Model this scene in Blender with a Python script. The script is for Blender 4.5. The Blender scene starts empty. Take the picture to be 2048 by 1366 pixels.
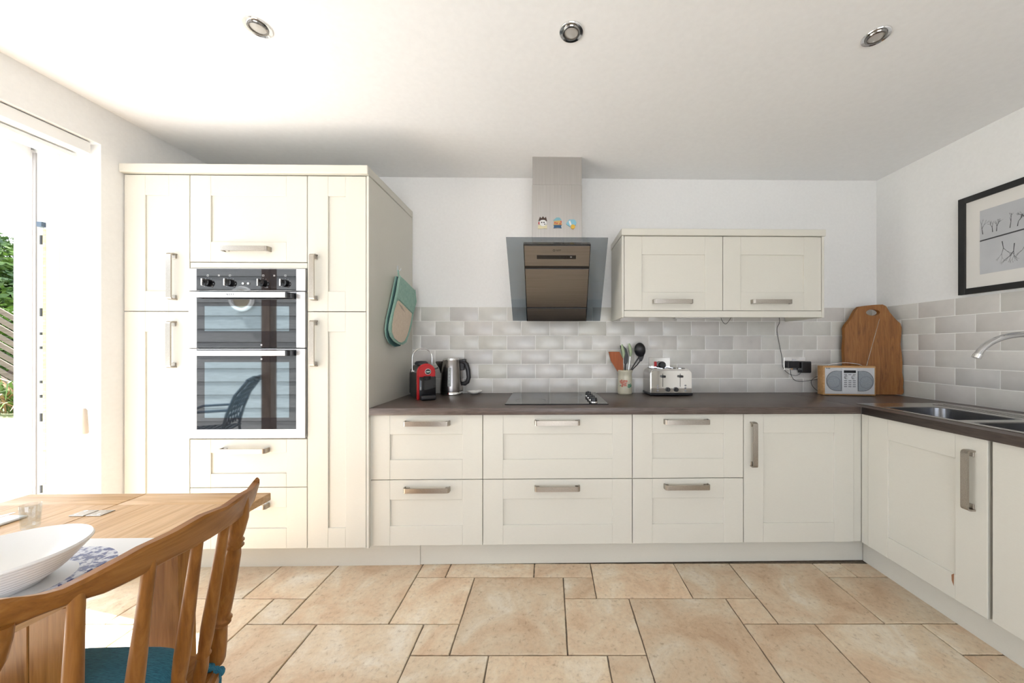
import bpy, bmesh, math, random
from mathutils import Matrix, Vector
random.seed(7)
sc = bpy.context.scene
C = sc.collection
PI = math.pi
# ------------------------------------------------------------------ camera
F, CX, CY, YAW, EYE = 699.6, 1100.2, 694.5, 0.0159, 1.208
cd = bpy.data.cameras.new('camera'); cam = bpy.data.objects.new('camera', cd); C.objects.link(cam)
cd.sensor_width = 36; cd.lens = 36*F/2048; cd.shift_x = (1024-CX)/2048; cd.shift_y = (CY-683)/2048
cd.clip_start = .03
cam.location = (0, 0, EYE); cam.rotation_euler = (PI/2, 0, -YAW)
sc.camera = cam
# ------------------------------------------------------------------ light
sc.view_settings.view_transform = 'Standard'; sc.view_settings.look = 'None'
sc.view_settings.gamma = 1; sc.view_settings.use_curve_mapping = False
sc.view_settings.exposure = 0.76
w = bpy.data.worlds.new('sky'); sc.world = w; w.use_nodes = True
bg = w.node_tree.nodes['Background']; bg.inputs[0].default_value = (.885, .965, 1.09, 1); bg.inputs[1].default_value = 2.45
sd = bpy.data.lights.new('sun', 'SUN'); sun = bpy.data.objects.new('sun', sd); C.objects.link(sun)
sd.energy = 14.5; sd.angle = math.radians(.6); sd.color = (1, .985, .965)
sdir = Vector((.974*math.cos(math.radians(58)), -.228*math.cos(math.radians(58)), -math.sin(math.radians(58))))
sun.rotation_euler = sdir.to_track_quat('-Z', 'Y').to_euler(); sun.location = (-6, 3, 8)

# ------------------------------------------------------------------ pixel to world helpers (2048 x 1366)
_c, _s = math.cos(YAW), math.sin(YAW)
def onY(u, v, Y):
    k = (u-CX)/F; X = Y*(k*_c+_s)/(_c-k*_s); d = X*_s+Y*_c
    return X, EYE-(v-CY)*d/F
def onX(u, v, X):
    k = (u-CX)/F; Y = X*(_c-k*_s)/(k*_c+_s); d = X*_s+Y*_c
    return Y, EYE-(v-CY)*d/F
def onZ(u, v, z):
    d = (EYE-z)*F/(v-CY); x = (u-CX)/F*d
    return x*_c+d*_s, -x*_s+d*_c

# ------------------------------------------------------------------ materials
MATS = {}
def mat(name, col, rough=.5, metal=0, **kw):
    if name in MATS: return MATS[name]
    m = bpy.data.materials.new(name); m.use_nodes = True
    b = m.node_tree.nodes['Principled BSDF']
    b.inputs['Base Color'].default_value = (*col, 1); b.inputs['Roughness'].default_value = rough
    b.inputs['Metallic'].default_value = metal
    for k, v in kw.items():
        b.inputs[k].default_value = v
    MATS[name] = m; return m
def N(m, t, **kw):
    n = m.node_tree.nodes.new(t)
    for k, v in kw.items(): setattr(n, k, v)
    return n
def L(m, a, b): m.node_tree.links.new(a, b)
def texcoord(m, scale, rnd=False):
    tc = N(m, 'ShaderNodeTexCoord'); mp = N(m, 'ShaderNodeMapping'); mp.inputs['Scale'].default_value = scale
    L(m, tc.outputs['Object'], mp.inputs['Vector'])
    if rnd:
        oi = N(m, 'ShaderNodeObjectInfo'); mu = N(m, 'ShaderNodeMath', operation='MULTIPLY'); mu.inputs[1].default_value = 37
        L(m, oi.outputs['Random'], mu.inputs[0]); cb = N(m, 'ShaderNodeCombineXYZ')
        for i in range(3): L(m, mu.outputs[0], cb.inputs[i])
        L(m, cb.outputs[0], mp.inputs['Location'])
    return mp.outputs[0]
def noise_ramp(m, vec, scale, detail, stops, rough=.6, dist=0):
    n = N(m, 'ShaderNodeTexNoise'); n.inputs['Scale'].default_value = scale; n.inputs['Detail'].default_value = detail
    n.inputs['Roughness'].default_value = rough; n.inputs['Distortion'].default_value = dist
    L(m, vec, n.inputs['Vector'])
    r = N(m, 'ShaderNodeValToRGB'); e = r.color_ramp.elements
    while len(e) < len(stops): e.new(.5)
    for i, (p, c) in enumerate(stops): e[i].position = p; e[i].color = (*c, 1)
    L(m, n.outputs['Fac'], r.inputs['Fac']); return n, r
def bump(m, fac, strength, dist=.002):
    b = N(m, 'ShaderNodeBump'); b.inputs['Strength'].default_value = strength; b.inputs['Distance'].default_value = dist
    L(m, fac, b.inputs['Height']); L(m, b.outputs[0], m.node_tree.nodes['Principled BSDF'].inputs['Normal'])
def textured(name, rough, scale, nscale, detail, stops, rnd=False, bmp=0, metal=0, dist=0, **kw):
    if name in MATS: return MATS[name]
    m = mat(name, (1, 1, 1), rough, metal, **kw); v = texcoord(m, scale, rnd)
    n, r = noise_ramp(m, v, nscale, detail, stops, dist=dist)
    L(m, r.outputs['Color'], m.node_tree.nodes['Principled BSDF'].inputs['Base Color'])
    if bmp: bump(m, n.outputs['Fac'], bmp)
    return m
WALL = textured('wall_paint', .75, (1, 1, 1), 60, 3, [(.3, (.82, .815, .80)), (.7, (.85, .845, .83))], bmp=.08)
CEIL = textured('ceiling_paint', .8, (1, 1, 1), 40, 3, [(.3, (.87, .87, .865)), (.7, (.90, .90, .895))], bmp=.05)
CREAM = textured('cream_paint', .42, (6, 6, 60), 12, 3, [(.3, (.66, .64, .568)), (.7, (.685, .665, .593))])
CREAM2 = mat('cream_carcass', (.66, .64, .59), .5)
PVC = mat('white_pvc', (.86, .86, .85), .35)
STEEL = textured('brushed_steel', .3, (1, 1, 260), 3, 2, [(.3, (.225, .21, .20)), (.7, (.29, .275, .265))], metal=1)
STEELV = textured('brushed_steel_vertical', .32, (260, 260, 1), 3, 2, [(.3, (.46, .445, .43)), (.7, (.56, .545, .53))], metal=1)
HSTEEL = textured('handle_steel', .34, (3, 3, 3), 90, 2, [(.3, (.38, .345, .30)), (.7, (.46, .425, .38))], metal=1)
OVSTEEL = mat('oven_steel', (.80, .80, .82), .33, .75)
CHROME = mat('chrome', (.80, .80, .80), .07, 1)
SINK = textured('sink_steel', .26, (200, 2, 2), 4, 2, [(.3, (.50, .49, .47)), (.7, (.58, .57, .55))], metal=1)
BLACK = mat('black_plastic', (.012, .012, .014), .35)
BLACKG = mat('black_gloss', (.006, .006, .007), .08)
GREYP = mat('grey_plastic', (.30, .31, .33), .4)
OVGLASS = mat('oven_glass', (.012, .013, .016), .02, 0, **{'IOR': 1.75})
OVWIN = mat('oven_window_glass', (.20, .235, .25), .03, 1)
HOBG = mat('hob_glass', (.006, .006, .006), .06)
RED = mat('red_plastic', (.50, .006, .010), .22)
WHITEC = mat('white_ceramic', (.86, .86, .85), .18)
MARKW = mat('white_marking', (.75, .75, .75), .5)
MARKB = mat('black_marking', (.02, .02, .02), .5)
GAP = mat('shadow_gap', (.05, .045, .04), .8)
# worktop laminate
WORK = textured('worktop_laminate', .36, (2.2, 26, 26), 6, 8, [(.28, (.055, .040, .034)), (.5, (.098, .072, .061)), (.74, (.155, .118, .100))], dist=.6, bmp=.05)
def wood(name, stops, axis, rough=.4, sc_=1.0, bmp=.1):
    s = [9*sc_, 9*sc_, 9*sc_]; s[axis] = .8*sc_
    m = mat(name, (1, 1, 1), rough, 0, **{'Specular IOR Level': .3}); v = texcoord(m, s, True)
    n, r = noise_ramp(m, v, 4.0, 9, stops, rough=.62, dist=1.2)
    s2 = [70*sc_]*3; s2[axis] = 3*sc_; v2 = texcoord(m, s2, True)
    n2, r2 = noise_ramp(m, v2, 3, 3, [(.3, (.80, .78, .76)), (.62, (1, 1, 1))])
    mx = N(m, 'ShaderNodeMix', data_type='RGBA', blend_type='MULTIPLY'); mx.inputs[0].default_value = .8
    L(m, r.outputs[0], mx.inputs[6]); L(m, r2.outputs[0], mx.inputs[7])
    L(m, mx.outputs[2], m.node_tree.nodes['Principled BSDF'].inputs['Base Color']); bump(m, n2.outputs['Fac'], bmp, .001)
    return m
OAK = [(.30, (.50, .29, .13)), (.5, (.64, .41, .215)), (.72, (.72, .50, .295))]
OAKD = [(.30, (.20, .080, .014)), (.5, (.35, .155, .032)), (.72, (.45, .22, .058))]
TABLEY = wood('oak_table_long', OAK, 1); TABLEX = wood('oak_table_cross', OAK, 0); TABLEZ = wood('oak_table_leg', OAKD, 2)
CHST = [(.28, (.17, .058, .010)), (.5, (.29, .115, .022)), (.74, (.39, .18, .048))]
CHY = wood('chair_rail_wood', CHST, 1, .38); CHZ = wood('chair_spindle_wood', CHST, 2, .38)
BOARD = wood('chopping_board_wood', [(.28, (.17, .060, .012)), (.5, (.28, .110, .024)), (.72, (.36, .160, .042))], 2, .5, 1.6)
RADW = wood('radio_wood', [(.3, (.50, .27, .10)), (.7, (.62, .37, .17))], 0, .4)
SPAT = wood('spatula_wood', [(.3, (.30, .07, .02)), (.7, (.42, .12, .035))], 2, .5)
GREYW = wood('weathered_wood', [(.3, (.09, .065, .05)), (.7, (.19, .15, .12))], 0, .8, 1, .3)
DARKW = wood('dark_post_wood', [(.3, (.06, .035, .025)), (.7, (.12, .07, .05))], 2, .5)
CLAD = wood('cladding_paint', [(.3, (.34, .35, .35)), (.7, (.43, .44, .44))], 0, .6, 1, .2)
def stone():
    m = mat('travertine_tile', (1, 1, 1), .42); v = texcoord(m, (1, 1, 1), True)
    n, r = noise_ramp(m, v, 4.5, 9, [(.30, (.56, .385, .245)), (.44, (.68, .52, .36)), (.55, (.72, .60, .44)), (.68, (.80, .73, .61))], rough=.66, dist=.6)
    v2 = texcoord(m, (1, 1, 1), True)
    n2, r2 = noise_ramp(m, v2, 55, 5, [(.30, (.60, .53, .46)), (.42, (.93, .91, .89)), (.6, (1.03, 1.02, 1.0))], rough=.7, dist=.4)
    mx = N(m, 'ShaderNodeMix', data_type='RGBA', blend_type='MULTIPLY'); mx.inputs[0].default_value = .85
    L(m, r.outputs[0], mx.inputs[6]); L(m, r2.outputs[0], mx.inputs[7])
    oi = N(m, 'ShaderNodeObjectInfo'); mr = N(m, 'ShaderNodeMapRange'); mr.inputs[3].default_value = .88; mr.inputs[4].default_value = 1.1
    L(m, oi.outputs['Random'], mr.inputs[0]); hs = N(m, 'ShaderNodeHueSaturation'); L(m, mr.outputs[0], hs.inputs['Value']); L(m, mx.outputs[2], hs.inputs['Color'])
    L(m, hs.outputs[0], m.node_tree.nodes['Principled BSDF'].inputs['Base Color']); bump(m, n2.outputs['Fac'], .35, .0025)
    return m
STONE = stone()
GROUT = textured('floor_grout', .9, (1, 1, 1), 80, 3, [(.3, (.15, .115, .08)), (.7, (.24, .19, .14))])
WGROUT = mat('wall_grout', (.86, .85, .82), .8)
def walltile():
    m = mat('glazed_wall_tile', (1, 1, 1), .24); b = m.node_tree.nodes['Principled BSDF']
    oi = N(m, 'ShaderNodeObjectInfo'); r = N(m, 'ShaderNodeValToRGB'); e = r.color_ramp.elements
    for _ in range(3): e.new(.5)
    for i, (p, c) in enumerate([(0, (.61, .595, .575)), (.3, (.65, .62, .585)), (.6, (.64, .63, .585)), (.85, (.67, .65, .62)), (1, (.61, .60, .535))]):
        e[i].position = p; e[i].color = (*c, 1)
    L(m, oi.outputs['Random'], r.inputs[0]); v = texcoord(m, (1, 1, 1), True)
    n, r2 = noise_ramp(m, v, 9, 3, [(.3, (.93, .93, .93)), (.7, (1.03, 1.03, 1.03))])
    mx = N(m, 'ShaderNodeMix', data_type='RGBA', blend_type='MULTIPLY'); mx.inputs[0].default_value = 1
    L(m, r.outputs[0], mx.inputs[6]); L(m, r2.outputs[0], mx.inputs[7]); L(m, mx.outputs[2], b.inputs['Base Color'])
    bump(m, n.outputs['Fac'], .10, .003); return m
WTILE = walltile()
def glass(name, col, rough=0, trans=1):
    m = mat(name, col, rough); b = m.node_tree.nodes['Principled BSDF']
    b.inputs['Transmission Weight'].default_value = trans; b.inputs['IOR'].default_value = 1.45; return m
def thin_glass(name, col, refl=.08):
    m = bpy.data.materials.new(name); m.use_nodes = True; nt = m.node_tree; nt.nodes.clear()
    o = N(m, 'ShaderNodeOutputMaterial'); t = N(m, 'ShaderNodeBsdfTransparent'); g = N(m, 'ShaderNodeBsdfGlossy'); mx = N(m, 'ShaderNodeMixShader')
    t.inputs[0].default_value = (*col, 1); g.inputs['Roughness'].default_value = .01; mx.inputs[0].default_value = refl
    L(m, t.outputs[0], mx.inputs[1]); L(m, g.outputs[0], mx.inputs[2]); L(m, mx.outputs[0], o.inputs[0]); return m
HOODG = thin_glass('smoked_glass', (.58, .62, .655), .07)
TUMBLER = thin_glass('clear_glass', (.93, .95, .95), .12)
FABRIC = textured('teal_woven_fabric', .9, (1, 9, 1), 90, 4, [(.3, (.012, .085, .15)), (.7, (.045, .24, .36))], bmp=.8)
MINT = textured('mint_quilted_cotton', .9, (1, 1, 1), 60, 4, [(.3, (.27, .45, .38)), (.7, (.37, .55, .47))], bmp=.3)
MINTD = mat('dark_teal_gap_shade', (.05, .12, .12), .9)
LINEN = textured('beige_linen', .9, (1, 30, 4), 14, 3, [(.35, (.68, .55, .42)), (.65, (.82, .70, .57))], bmp=.2)
POTM = textured('cream_stoneware', .35, (1, 1, 1), 30, 4, [(.3, (.50, .47, .36)), (.7, (.60, .57, .45))])
def leafm(name, a, b_):
    return textured(name, .5, (1, 1, 1), 1.6, 3, [(.35, a), (.65, b_)])
LEAF = leafm('bush_leaf', (.02, .055, .012), (.13, .22, .03))
DRY = leafm('dry_leaf', (.20, .11, .045), (.34, .22, .11))
GRASS = leafm('grass', (.16, .20, .07), (.28, .30, .14))
PAVE = textured('pale_paving', .8, (1, 1, 1), 3, 6, [(.3, (.60, .585, .56)), (.7, (.71, .695, .67))])

# ------------------------------------------------------------------ mesh helpers
def bx(bm, x0, x1, y0, y1, z0, z1, bev=0, seg=1):
    ret = bmesh.ops.create_cube(bm, size=1); vs = ret['verts']
    for v in vs:
        v.co.x = x0 if v.co.x < 0 else x1; v.co.y = y0 if v.co.y < 0 else y1; v.co.z = z0 if v.co.z < 0 else z1
    if bev:
        es = list({e for v in vs for e in v.link_edges})
        bmesh.ops.bevel(bm, geom=es, offset=bev, segments=seg, affect='EDGES', profile=.5)
def NB(): return bmesh.new()
def box(*a, **k):
    bm = NB(); bx(bm, *a, **k); return bm
def cyl(bm, p0, p1, r0, r1=None, n=20):
    tube(bm, [p0, p1], [r0, r0 if r1 is None else r1], n)
def tube(bm, pts, rad, n=12, flat=(1, 1), up=None):
    pts = [Vector(p) for p in pts]
    if not isinstance(rad, (list, tuple)): rad = [rad]*len(pts)
    rings = []; t0 = (pts[1]-pts[0]).normalized()
    a = Vector(up) if up else (Vector((0, 0, 1)) if abs(t0.z) < .9 else Vector((1, 0, 0)))
    nrm = (a - t0*a.dot(t0)).normalized()
    for i, p in enumerate(pts):
        t = (pts[min(i+1, len(pts)-1)]-pts[max(i-1, 0)]).normalized()
        nrm = (nrm - t*nrm.dot(t)).normalized(); b = t.cross(nrm)
        rings.append([bm.verts.new(p+(nrm*math.cos(2*PI*k/n)*flat[0]+b*math.sin(2*PI*k/n)*flat[1])*rad[i]) for k in range(n)])
    for i in range(len(rings)-1):
        for k in range(n):
            bm.faces.new((rings[i][k], rings[i][(k+1) % n], rings[i+1][(k+1) % n], rings[i+1][k]))
    bm.faces.new(rings[0][::-1]); bm.faces.new(rings[-1])
def lathe(bm, prof, c=(0, 0, 0), n=40, sx=1, sy=1):
    rings = []
    for r, z in prof:
        if r < 1e-6: rings.append([bm.verts.new((c[0], c[1], c[2]+z))])
        else: rings.append([bm.verts.new((c[0]+r*sx*math.cos(2*PI*k/n), c[1]+r*sy*math.sin(2*PI*k/n), c[2]+z)) for k in range(n)])
    for a, b in zip(rings, rings[1:]):
        for k in range(n):
            k2 = (k+1) % n
            if len(a) == 1 and len(b) == 1: continue
            if len(a) == 1: bm.faces.new((a[0], b[k2], b[k]))
            elif len(b) == 1: bm.faces.new((a[k], a[k2], b[0]))
            else: bm.faces.new((a[k], a[k2], b[k2], b[k]))
def prism(bm, pts, vec, hole=None):
    """closed polygon of 3-D points (optional hole) pushed along vec"""
    vec = Vector(vec)
    vs = [bm.verts.new(p) for p in pts]
    if hole:
        hs = [bm.verts.new(p) for p in hole]
        es = [bm.edges.new((vs[i], vs[(i+1) % len(vs)])) for i in range(len(vs))]+[bm.edges.new((hs[i], hs[(i+1) % len(hs)])) for i in range(len(hs))]
        fs = [g for g in bmesh.ops.triangle_fill(bm, edges=es, use_beauty=True)['geom'] if isinstance(g, bmesh.types.BMFace)]
    else: fs = [bm.faces.new(vs)]
    r = bmesh.ops.extrude_face_region(bm, geom=fs)
    bmesh.ops.translate(bm, vec=vec, verts=[g for g in r['geom'] if isinstance(g, bmesh.types.BMVert)])
def rotz(bm, a, c=(0, 0, 0)): bmesh.ops.rotate(bm, verts=bm.verts, cent=c, matrix=Matrix.Rotation(a, 3, 'Z'))
def wmat(o):
    m = Matrix.LocRotScale(o.location, o.rotation_euler, o.scale)
    return wmat(o.parent) @ m if o.parent else m
def obj(name, bm, m, parent=None, local=False, sharp=35):
    """one mesh object; coordinates are world ones unless local"""
    if parent and not local: bm.transform(wmat(parent).inverted())
    bmesh.ops.recalc_face_normals(bm, faces=bm.faces)
    for f in bm.faces: f.smooth = True
    for e in bm.edges:
        if len(e.link_faces) == 2 and e.calc_face_angle(0) > math.radians(sharp): e.smooth = False
    me = bpy.data.meshes.new(name); bm.to_mesh(me); bm.free(); me.materials.append(m)
    o = bpy.data.objects.new(name, me); C.objects.link(o)
    if parent: o.parent = parent
    return o
def tag(o, label, cat, group=None, kind=None):
    o['label'] = label; o['category'] = cat
    if group: o['group'] = group
    if kind: o['kind'] = kind
    return o
def thing(name, label, cat, loc=(0, 0, 0), rz=0, group=None):
    o = bpy.data.objects.new(name, None); C.objects.link(o); o.location = loc; o.rotation_euler = (0, 0, rz); o.empty_display_size = .05
    return tag(o, label, cat, group)
def struct(name, bm, m, parent=None):
    o = obj(name, bm, m, parent); o['kind'] = 'structure'; return o
def dup_part(o, parent, loc):
    c = o.copy(); C.objects.link(c); c.parent = parent; c.location = loc; return c
def text(name, s, size, m, parent, M, ext=.0004):
    cu = bpy.data.curves.new(name, 'FONT'); cu.body = s; cu.size = size; cu.extrude = ext; cu.align_x = 'CENTER'; cu.align_y = 'CENTER'
    t = bpy.data.objects.new(name, cu); C.objects.link(t); bpy.context.view_layer.update()
    me = bpy.data.meshes.new_from_object(t.evaluated_get(bpy.context.evaluated_depsgraph_get()))
    bpy.data.objects.remove(t); bpy.data.curves.remove(cu)
    me.transform(wmat(parent).inverted() @ M); me.materials.clear(); me.materials.append(m)
    o = bpy.data.objects.new(name, me); C.objects.link(o); o.parent = parent; return o
def face_to_cam(x, y, z, rz=0, tilt=0):   # text plane facing -Y
    return Matrix.Translation((x, y, z)) @ Matrix.Rotation(rz, 4, 'Z') @ Matrix.Rotation(PI/2+tilt, 4, 'X')

# ------------------------------------------------------------------ setting
XL, XR, YB, ZC = -2.2076, 2.390, 2.4809, 2.4063
YR = -2.7                                    # wall behind the camera
YF, YT, YW, YP = 1.884, 1.868, 1.860, 1.954  # drawer fronts, tall fronts, worktop edge, plinth
XF, XP, XWK = 1.730, 1.803, 1.708            # sink run: fronts, plinth, worktop edge
ZW, ZU, ZD = .886, .848, .144                # worktop top / underside, door bottom
ZT0 = ZW                                     # wall tiles start
ZT1 = 1.4925
struct('ceiling', box(XL-.45, XR+.25, YR-.3, YB+.25, ZC, ZC+.2), CEIL)
struct('wall_back', box(XL-.45, XR+.25, YB, YB+.25, -.1, ZC), WALL)
struct('wall_right', box(XR, XR+.25, YR-.3, YB, -.1, ZC), WALL)
Y_J = onX(202, 600, XL)[0]                   # jamb of the garden door
Z_H = onX(202, 289, XL)[1]
bm = NB(); bx(bm, XL-.40, XL, Y_J, YB, -.1, ZC); bx(bm, XL-.40, XL, -.45, Y_J, Z_H, ZC); bx(bm, XL-.40, XL, YR-.3, -.45, -.1, ZC)
struct('wall_left', bm, WALL)
bm = NB(); bx(bm, XL, -1.3, YR-.3, YR, -.1, ZC); bx(bm, 1.6, XR, YR-.3, YR, -.1, ZC); bx(bm, -1.3, 1.6, YR-.3, YR, 1.95, ZC)  # unseen opening, placed and sized to spread daylight over the room
struct('wall_rear', bm, WALL)
for nm, pos, rot, sx, sy in (('door_portal', (XL-.42, (Y_J-.45)/2, 1.05), (0, -PI/2, 0), 2.2, Y_J+.45), ('rear_portal', (.15, YR-.31, .95), (PI/2, 0, 0), 2.9, 2.0)):
    ld = bpy.data.lights.new(nm, 'AREA'); ld.shape = 'RECTANGLE'; ld.size = sx; ld.size_y = sy; ld.cycles.is_portal = True
    lo = bpy.data.objects.new(nm, ld); C.objects.link(lo); lo.location = pos; lo.rotation_euler = rot

# floor: stone tiles of four sizes laid in a random bond, each a part
fl = struct('floor', box(XL-.40, XR, YR-.3, YB, -.10, -.006), GROUT)
G = .155; X0, Y0 = .095, 1.9905
known = [(-5,-4,0,1),(-4,-1,0,1),(-1,1,0,1),(1,4,0,2),(4,6,0,2),(6,9,0,3),(9,10,0,1),(10,12,0,1),(9,12,1,3),(-8,-5,0,3),(-10,-8,0,2),(-13,-10,0,2),
 (-9,-8,2,3),(-12,-9,2,4),(-5,-3,1,3),(-3,0,1,4),(0,1,1,2),(0,2,2,4),(2,5,2,5),(5,6,2,3),(5,7,3,5),(7,10,3,6),(10,12,3,4),(10,12,4,6),
 (-9,-7,3,5),(-7,-4,3,6),(-4,-3,3,4),(-4,-2,4,6),(-2,1,4,7),(1,2,4,5),(1,3,5,7),(3,5,5,6)]
occ = set(); tiles = list(known)
for a, b, r0, r1 in known:
    for i in range(a, b):
        for j in range(r0, r1): occ.add((i, j))
sizes = [(3, 3), (3, 2), (2, 2), (2, 3), (1, 1)]
for j in range(0, 16):
    for i in range(-15, 12):
        if (i, j) in occ: continue
        ss = sizes[:4]; random.shuffle(ss)
        for a, b in ss+[(1, 1)]:
            cells = [(i+p, j+q) for p in range(a) for q in range(b)]
            if all(c_ not in occ and c_[0] < 12 for c_ in cells):
                occ.update(cells); tiles.append((i, i+a, j, j+b)); break
shared = {}
for a, b, r0, r1 in tiles:
    x0, x1, y1, y0 = X0+G*a, X0+G*b, Y0-G*r0, Y0-G*r1
    y1 = min(y1, YP-.001 + .012*0) if r0 == 0 else y1
    key = (round(x1-x0, 3), round(y1-y0, 3))
    if key not in shared:
        bm = NB(); g = .0028; n = 9; lw, lh = (x1-x0)/2-g, (y1-y0)/2-g; pts = []
        rr = random.Random(hash(key))
        for side in range(4):
            for k in range(n):
                t = -1+2*k/n; j_ = rr.uniform(-.0012, .0012)
                p = [(t*lw, -lh+j_), (lw+j_, t*lh), (-t*lw, lh+j_), (-lw+j_, -t*lh)][side]; pts.append((p[0], p[1], -.012))
        prism(bm, pts, (0, 0, .012)); top = [f for f in bm.faces if len(f.verts) > 4 and f.calc_center_median().z > -.001]
        es = [e for f in top for e in f.edges]; bmesh.ops.bevel(bm, geom=es, offset=.0022, segments=1, affect='EDGES')
        o = obj('tile', bm, STONE, fl); shared[key] = o
    else:
        o = shared[key].copy(); C.objects.link(o); o.parent = fl
    cx_, cy_ = (x0+x1)/2, (y0+y1)/2; ang = -.015
    px, py = cx_-.2, cy_-1.6
    o.location = (.2+px*math.cos(ang)-py*math.sin(ang), 1.6+px*math.sin(ang)+py*math.cos(ang), 0); o.rotation_euler = (0, 0, ang)

# wall tiles
RP = (ZT1-ZT0)/6; TP = .2015; TG = .0019
def tile_run(parent, wallname):
    sh = {}
    for r in range(6):
        z1 = ZT1-r*RP; z0 = z1-RP
        if wallname == 'back':
            s0, s1, ph = XS_, XR-.008, .5404+(.10075 if r % 2 else 0)
        else:
            y_a = onX(1835.9, 600, XR-.008)[0]; y_b = onX(1869.5, 640, XR-.008)[0]
            s0, s1, ph = .75, YB-.0085, (y_a if r % 2 == 0 else y_b)
        k = math.floor((s0-ph)/TP)
        while True:
            a, b = ph+k*TP, ph+(k+1)*TP; k += 1
            if a >= s1: break
            a, b = max(a, s0), min(b, s1)
            if b-a < .012: continue
            key = round(b-a, 3)
            if key not in sh:
                wd = (b-a)/2-TG; hh = RP/2-TG
                bm = box(-wd, wd, -.008, 0, -hh, hh, bev=.0022, seg=2)
                if wallname != 'back': rotz(bm, -PI/2)
                o = obj('tile', bm, WTILE, parent); sh[key] = o
            else:
                o = sh[key].copy(); C.objects.link(o); o.parent = parent
            m_ = (a+b)/2
            o.location = (m_, YB-.0005, (z0+z1)/2) if wallname == 'back' else (XR-.0005, m_, (z0+z1)/2)
            # hand-made tiles: each sits a hair out of true
            o.rotation_euler = (random.uniform(-.001, .001), 0, random.uniform(-.001, .001))
XS_ = onY(738.5, 600, YT)[0]                 # right face of the tall cabinets' end panel
tb = struct('trim_1', box(XS_, XR-.002, YB-.0068, YB, ZT0, ZT1), WGROUT)
tr = struct('trim_2', box(XR-.0068, XR, .75, YB-.0068, ZT0, ZT1), WGROUT)
tile_run(tb, 'back'); tile_run(tr, 'right')

# garden door: white plastic frame in the left wall, lock strip on its jamb
fx0, fx1 = XL-.40, XL
ja = lambda u: onX(u, 600, 0) if 0 else None
Xa = onY(120, 600, Y_J)[0]; Xb = onY(95, 600, Y_J)[0]; Xc = onY(84, 600, Y_J)[0]; Xd = onY(76, 600, Y_J)[0]; Xe = onY(37, 600, Y_J)[0]
dr = struct('door_1', box(Xb, Xa, Y_J-.012, Y_J+.002, 0, Z_H), PVC)
bm = NB(); bx(bm, Xb, Xa, -.40, Y_J-.012, Z_H-.05, Z_H, bev=.003); bx(bm, Xb, Xa, -.45, -.40, 0, Z_H-.05); bx(bm, Xe, Xa, -.40, Y_J, -.03, .012, bev=.003)
o = obj('frame', bm, PVC, dr)
bm = NB(); bx(bm, Xd, Xb, Y_J-.006, Y_J+.001, 0, Z_H-.02); bx(bm, Xe-.005, Xd-.012, Y_J-.014, Y_J+.001, -.1, Z_H-.035, bev=.002); bx(bm, Xe-.005, Xd-.012, -.45, Y_J-.014, Z_H-.085, Z_H, bev=.002)
obj('outer_post', bm, PVC, dr)
obj('seal', box(Xd-.012, Xd+.004, Y_J-.011, Y_J-.004, 0, Z_H-.05), mat('grey_seal', (.38, .37, .37), .6), dr)
z_top = onY(88, 452, Y_J)[1]
ls = obj('lock_strip', box(Xc-.002, Xc+.022, Y_J-.010, Y_J-.005, .1, z_top), textured('galvanised_strip', .4, (1, 1, 8), 20, 3, [(.3, (.50, .52, .36)), (.7, (.66, .66, .56))], metal=.4), dr)
obj('brass_edge', box(Xc+.022, Xc+.036, Y_J-.013, Y_J-.005, .1, z_top-.02), textured('worn_brass', .4, (1, 1, 6), 20, 3, [(.3, (.62, .40, .18)), (.7, (.72, .55, .36))], metal=.3), dr)
for v0, v1 in ((472, 490), (617, 633), (665, 670), (693, 698), (761, 766), (789, 795), (826, 842), (969, 984)):
    bm = box(Xc+.006, Xc+.016, Y_J-.0125, Y_J-.009, onY(88, v1, Y_J)[1], onY(88, v0, Y_J)[1]); o = obj('keep_hole', bm, MARKB, ls)
obj('latch_block', box(Xc+.012, Xc+.036, Y_J-.028, Y_J-.005, z_top-.012, z_top+.012), mat('blue_grey_plastic', (.08, .12, .17), .5), dr)
# roller blind box under the lintel with its cord weight
bl = thing('roller_blind', 'white roller blind cassette running under the lintel of the garden door', 'blind', (XL-.05, .6, Z_H))
ye = onX(178, 296, XL-.03)[0]
obj('cassette', box(XL-.095, XL-.02, -.44, ye, Z_H-.062, Z_H-.004, bev=.004), PVC, bl)
obj('bottom_bar', box(XL-.105, XL-.07, -.43, ye-.01, Z_H-.088, Z_H-.066, bev=.006, seg=2), PVC, bl)
cy_, cz1 = onX(168, 817, XL-.035); cz0 = onX(168, 868, XL-.035)[1]
bm = NB(); cyl(bm, (XL-.035, cy_, cz1), (XL-.035, cy_, Z_H-.03), .0012, n=6); obj('cord', bm, PVC, bl)
bm = NB(); lathe(bm, [(0, 0), (.013, 0), (.016, .006), (.011, cz1-cz0-.01), (.006, cz1-cz0), (0, cz1-cz0)], (XL-.035, cy_, cz0), 16, 1, 1)
o = obj('cord_weight', bm, mat('beige_plastic', (.66, .58, .50), .5), bl); o['label'] = 'beige cord weight'

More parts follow.
